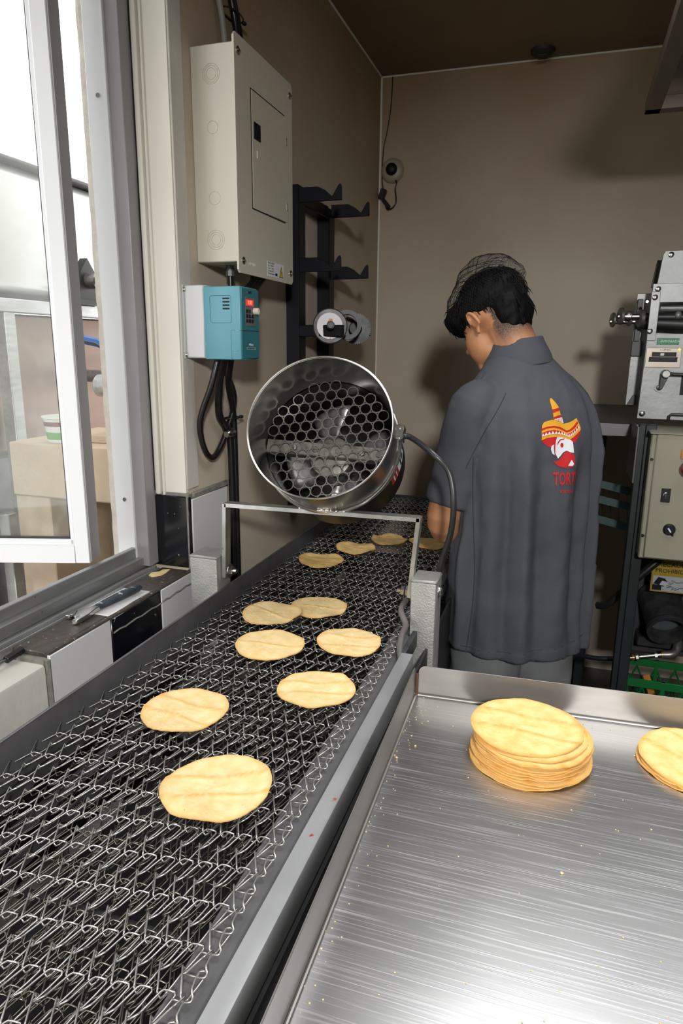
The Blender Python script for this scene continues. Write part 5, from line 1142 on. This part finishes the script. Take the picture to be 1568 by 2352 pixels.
for i in range(0, len(lq) - 2, 2):
    a_, b_ = lq[i], lq[i + 2]; em('emblem_zigzag', [(a_.x, a_.y), (b_.x, b_.y), ((a_.x + b_.x) / 2, (a_.y + b_.y) / 2 - 52)], wht, .0026, .01)
em('emblem_crown', [(720, 345), (735, 305), (760, 305), (800, 375), (835, 440), (850, 560), (875, 742), (830, 708), (760, 678), (715, 665), (715, 560)], yel, .0012)
em('emblem_band', [(715, 490), (775, 478), (838, 465), (842, 510), (780, 525), (715, 550)], red, .0020); em('emblem_band', [(715, 620), (800, 595), (855, 590), (860, 630), (800, 635), (716, 655)], red, .0020)
em('emblem_fringe', [(722, 662), (760, 645), (865, 632), (878, 735), (830, 705), (760, 675)], wht, .0020)
for i in range(4): em('emblem_slit', [(748 + i * 30, 645), (756 + i * 30, 645), (766 + i * 30, 676 + i * 12), (760 + i * 30, 676 + i * 12)], red, .0027, .01)
em('emblem_face', [(750, 955), (800, 960), (880, 983), (940, 1010), (965, 1030), (985, 1060), (990, 1240), (940, 1235), (880, 1200), (830, 1230), (790, 1290), (755, 1335), (715, 1240), (712, 1120), (725, 1020)], wht, .0012)
em('emblem_ear', [(690, 1085), (655, 1110), (645, 1170), (665, 1240), (705, 1275), (695, 1200), (690, 1140)], wht, .0016)
em('emblem_ear_line', [(698, 1080), (712, 1050), (712, 1240), (735, 1300), (712, 1280), (698, 1200)], red, .0016)
em('emblem_brow', [(740, 1090), (755, 1040), (790, 1000), (860, 985), (850, 1005), (795, 1020), (765, 1060), (750, 1095)], red, .0022)
em('emblem_eye', [(813 + 23 * math.cos(2 * PI * i / 14), 1102 + 42 * math.sin(2 * PI * i / 14)) for i in range(14)], red, .0022, .01)
em('emblem_moustache', [(690, 1360), (720, 1385), (760, 1370), (800, 1310), (840, 1240), (880, 1208), (930, 1245), (985, 1270), (995, 1350), (985, 1470), (920, 1495), (830, 1495), (750, 1460), (705, 1400)], red, .0020)
em('emblem_lip', [(935, 1355), (972, 1430), (950, 1465), (885, 1462)], wht, .0028, .01)
def decal_text(s_, size, x, y_, sx, m_):
    c = bpy.data.curves.new('t', 'FONT'); c.body = s_; c.size = size; c.align_x = 'CENTER'; c.align_y = 'CENTER'; c.resolution_u = 2; c.offset = size * .02
    t = bpy.data.objects.new('t', c); COL.objects.link(t); dg = bpy.context.evaluated_depsgraph_get(); dg.update(); me = bpy.data.meshes.new_from_object(t.evaluated_get(dg)); bpy.data.objects.remove(t)
    for v in me.vertices:
        o_ = EO + er * (v.co.x * sx + x) + V((0, 0, v.co.y + y_)); loc, nrm, *_ = sb_.ray_cast(o_ + ed * .4, -ed)
        if loc is not None: v.co = loc + ed * .002
    link('emblem_lettering', me, m_, so, 0)
decal_text('TORTI', .043, .002, -.083, .50, red); decal_text('TORTILLAS', .010, .006, -.113, .8, red)
# trousers and shoes
tm = MB()
for s_ in (-1, 1):
    tm.tube([L2(s_ * .055, 0, .94), L2(s_ * .078, 0, .75), L2(s_ * .100, .01, .48), L2(s_ * .110, 0, .25), L2(s_ * .112, -.005, .06)], [.100, .098, .086, .080, .078], 24)
tme = evaluated_remesh(tm, .009, 2)
for v in tme.vertices: v.co += V((noise.noise(v.co * 14), noise.noise(v.co * 14 + V((9, 0, 0))), 0)) * .007
link('trousers', tme, trouser, pr_, 80)
for s_ in (-1, 1):
    MM = Matrix.Translation(L2(s_ * .112, .05, 0)) @ Matrix.Rotation(PA, 4, 'Z')
    m = MB(); m.ell((0, .02, .035), (.045, .13, .038), MM).ell((0, -.05, .06), (.040, .055, .045), MM).box((-.045, -.10, 0), (.045, .14, .02), .012, MM, 2)
    link('shoe', evaluated_remesh(m, .006, 2), shoe_m, pr_, 80)
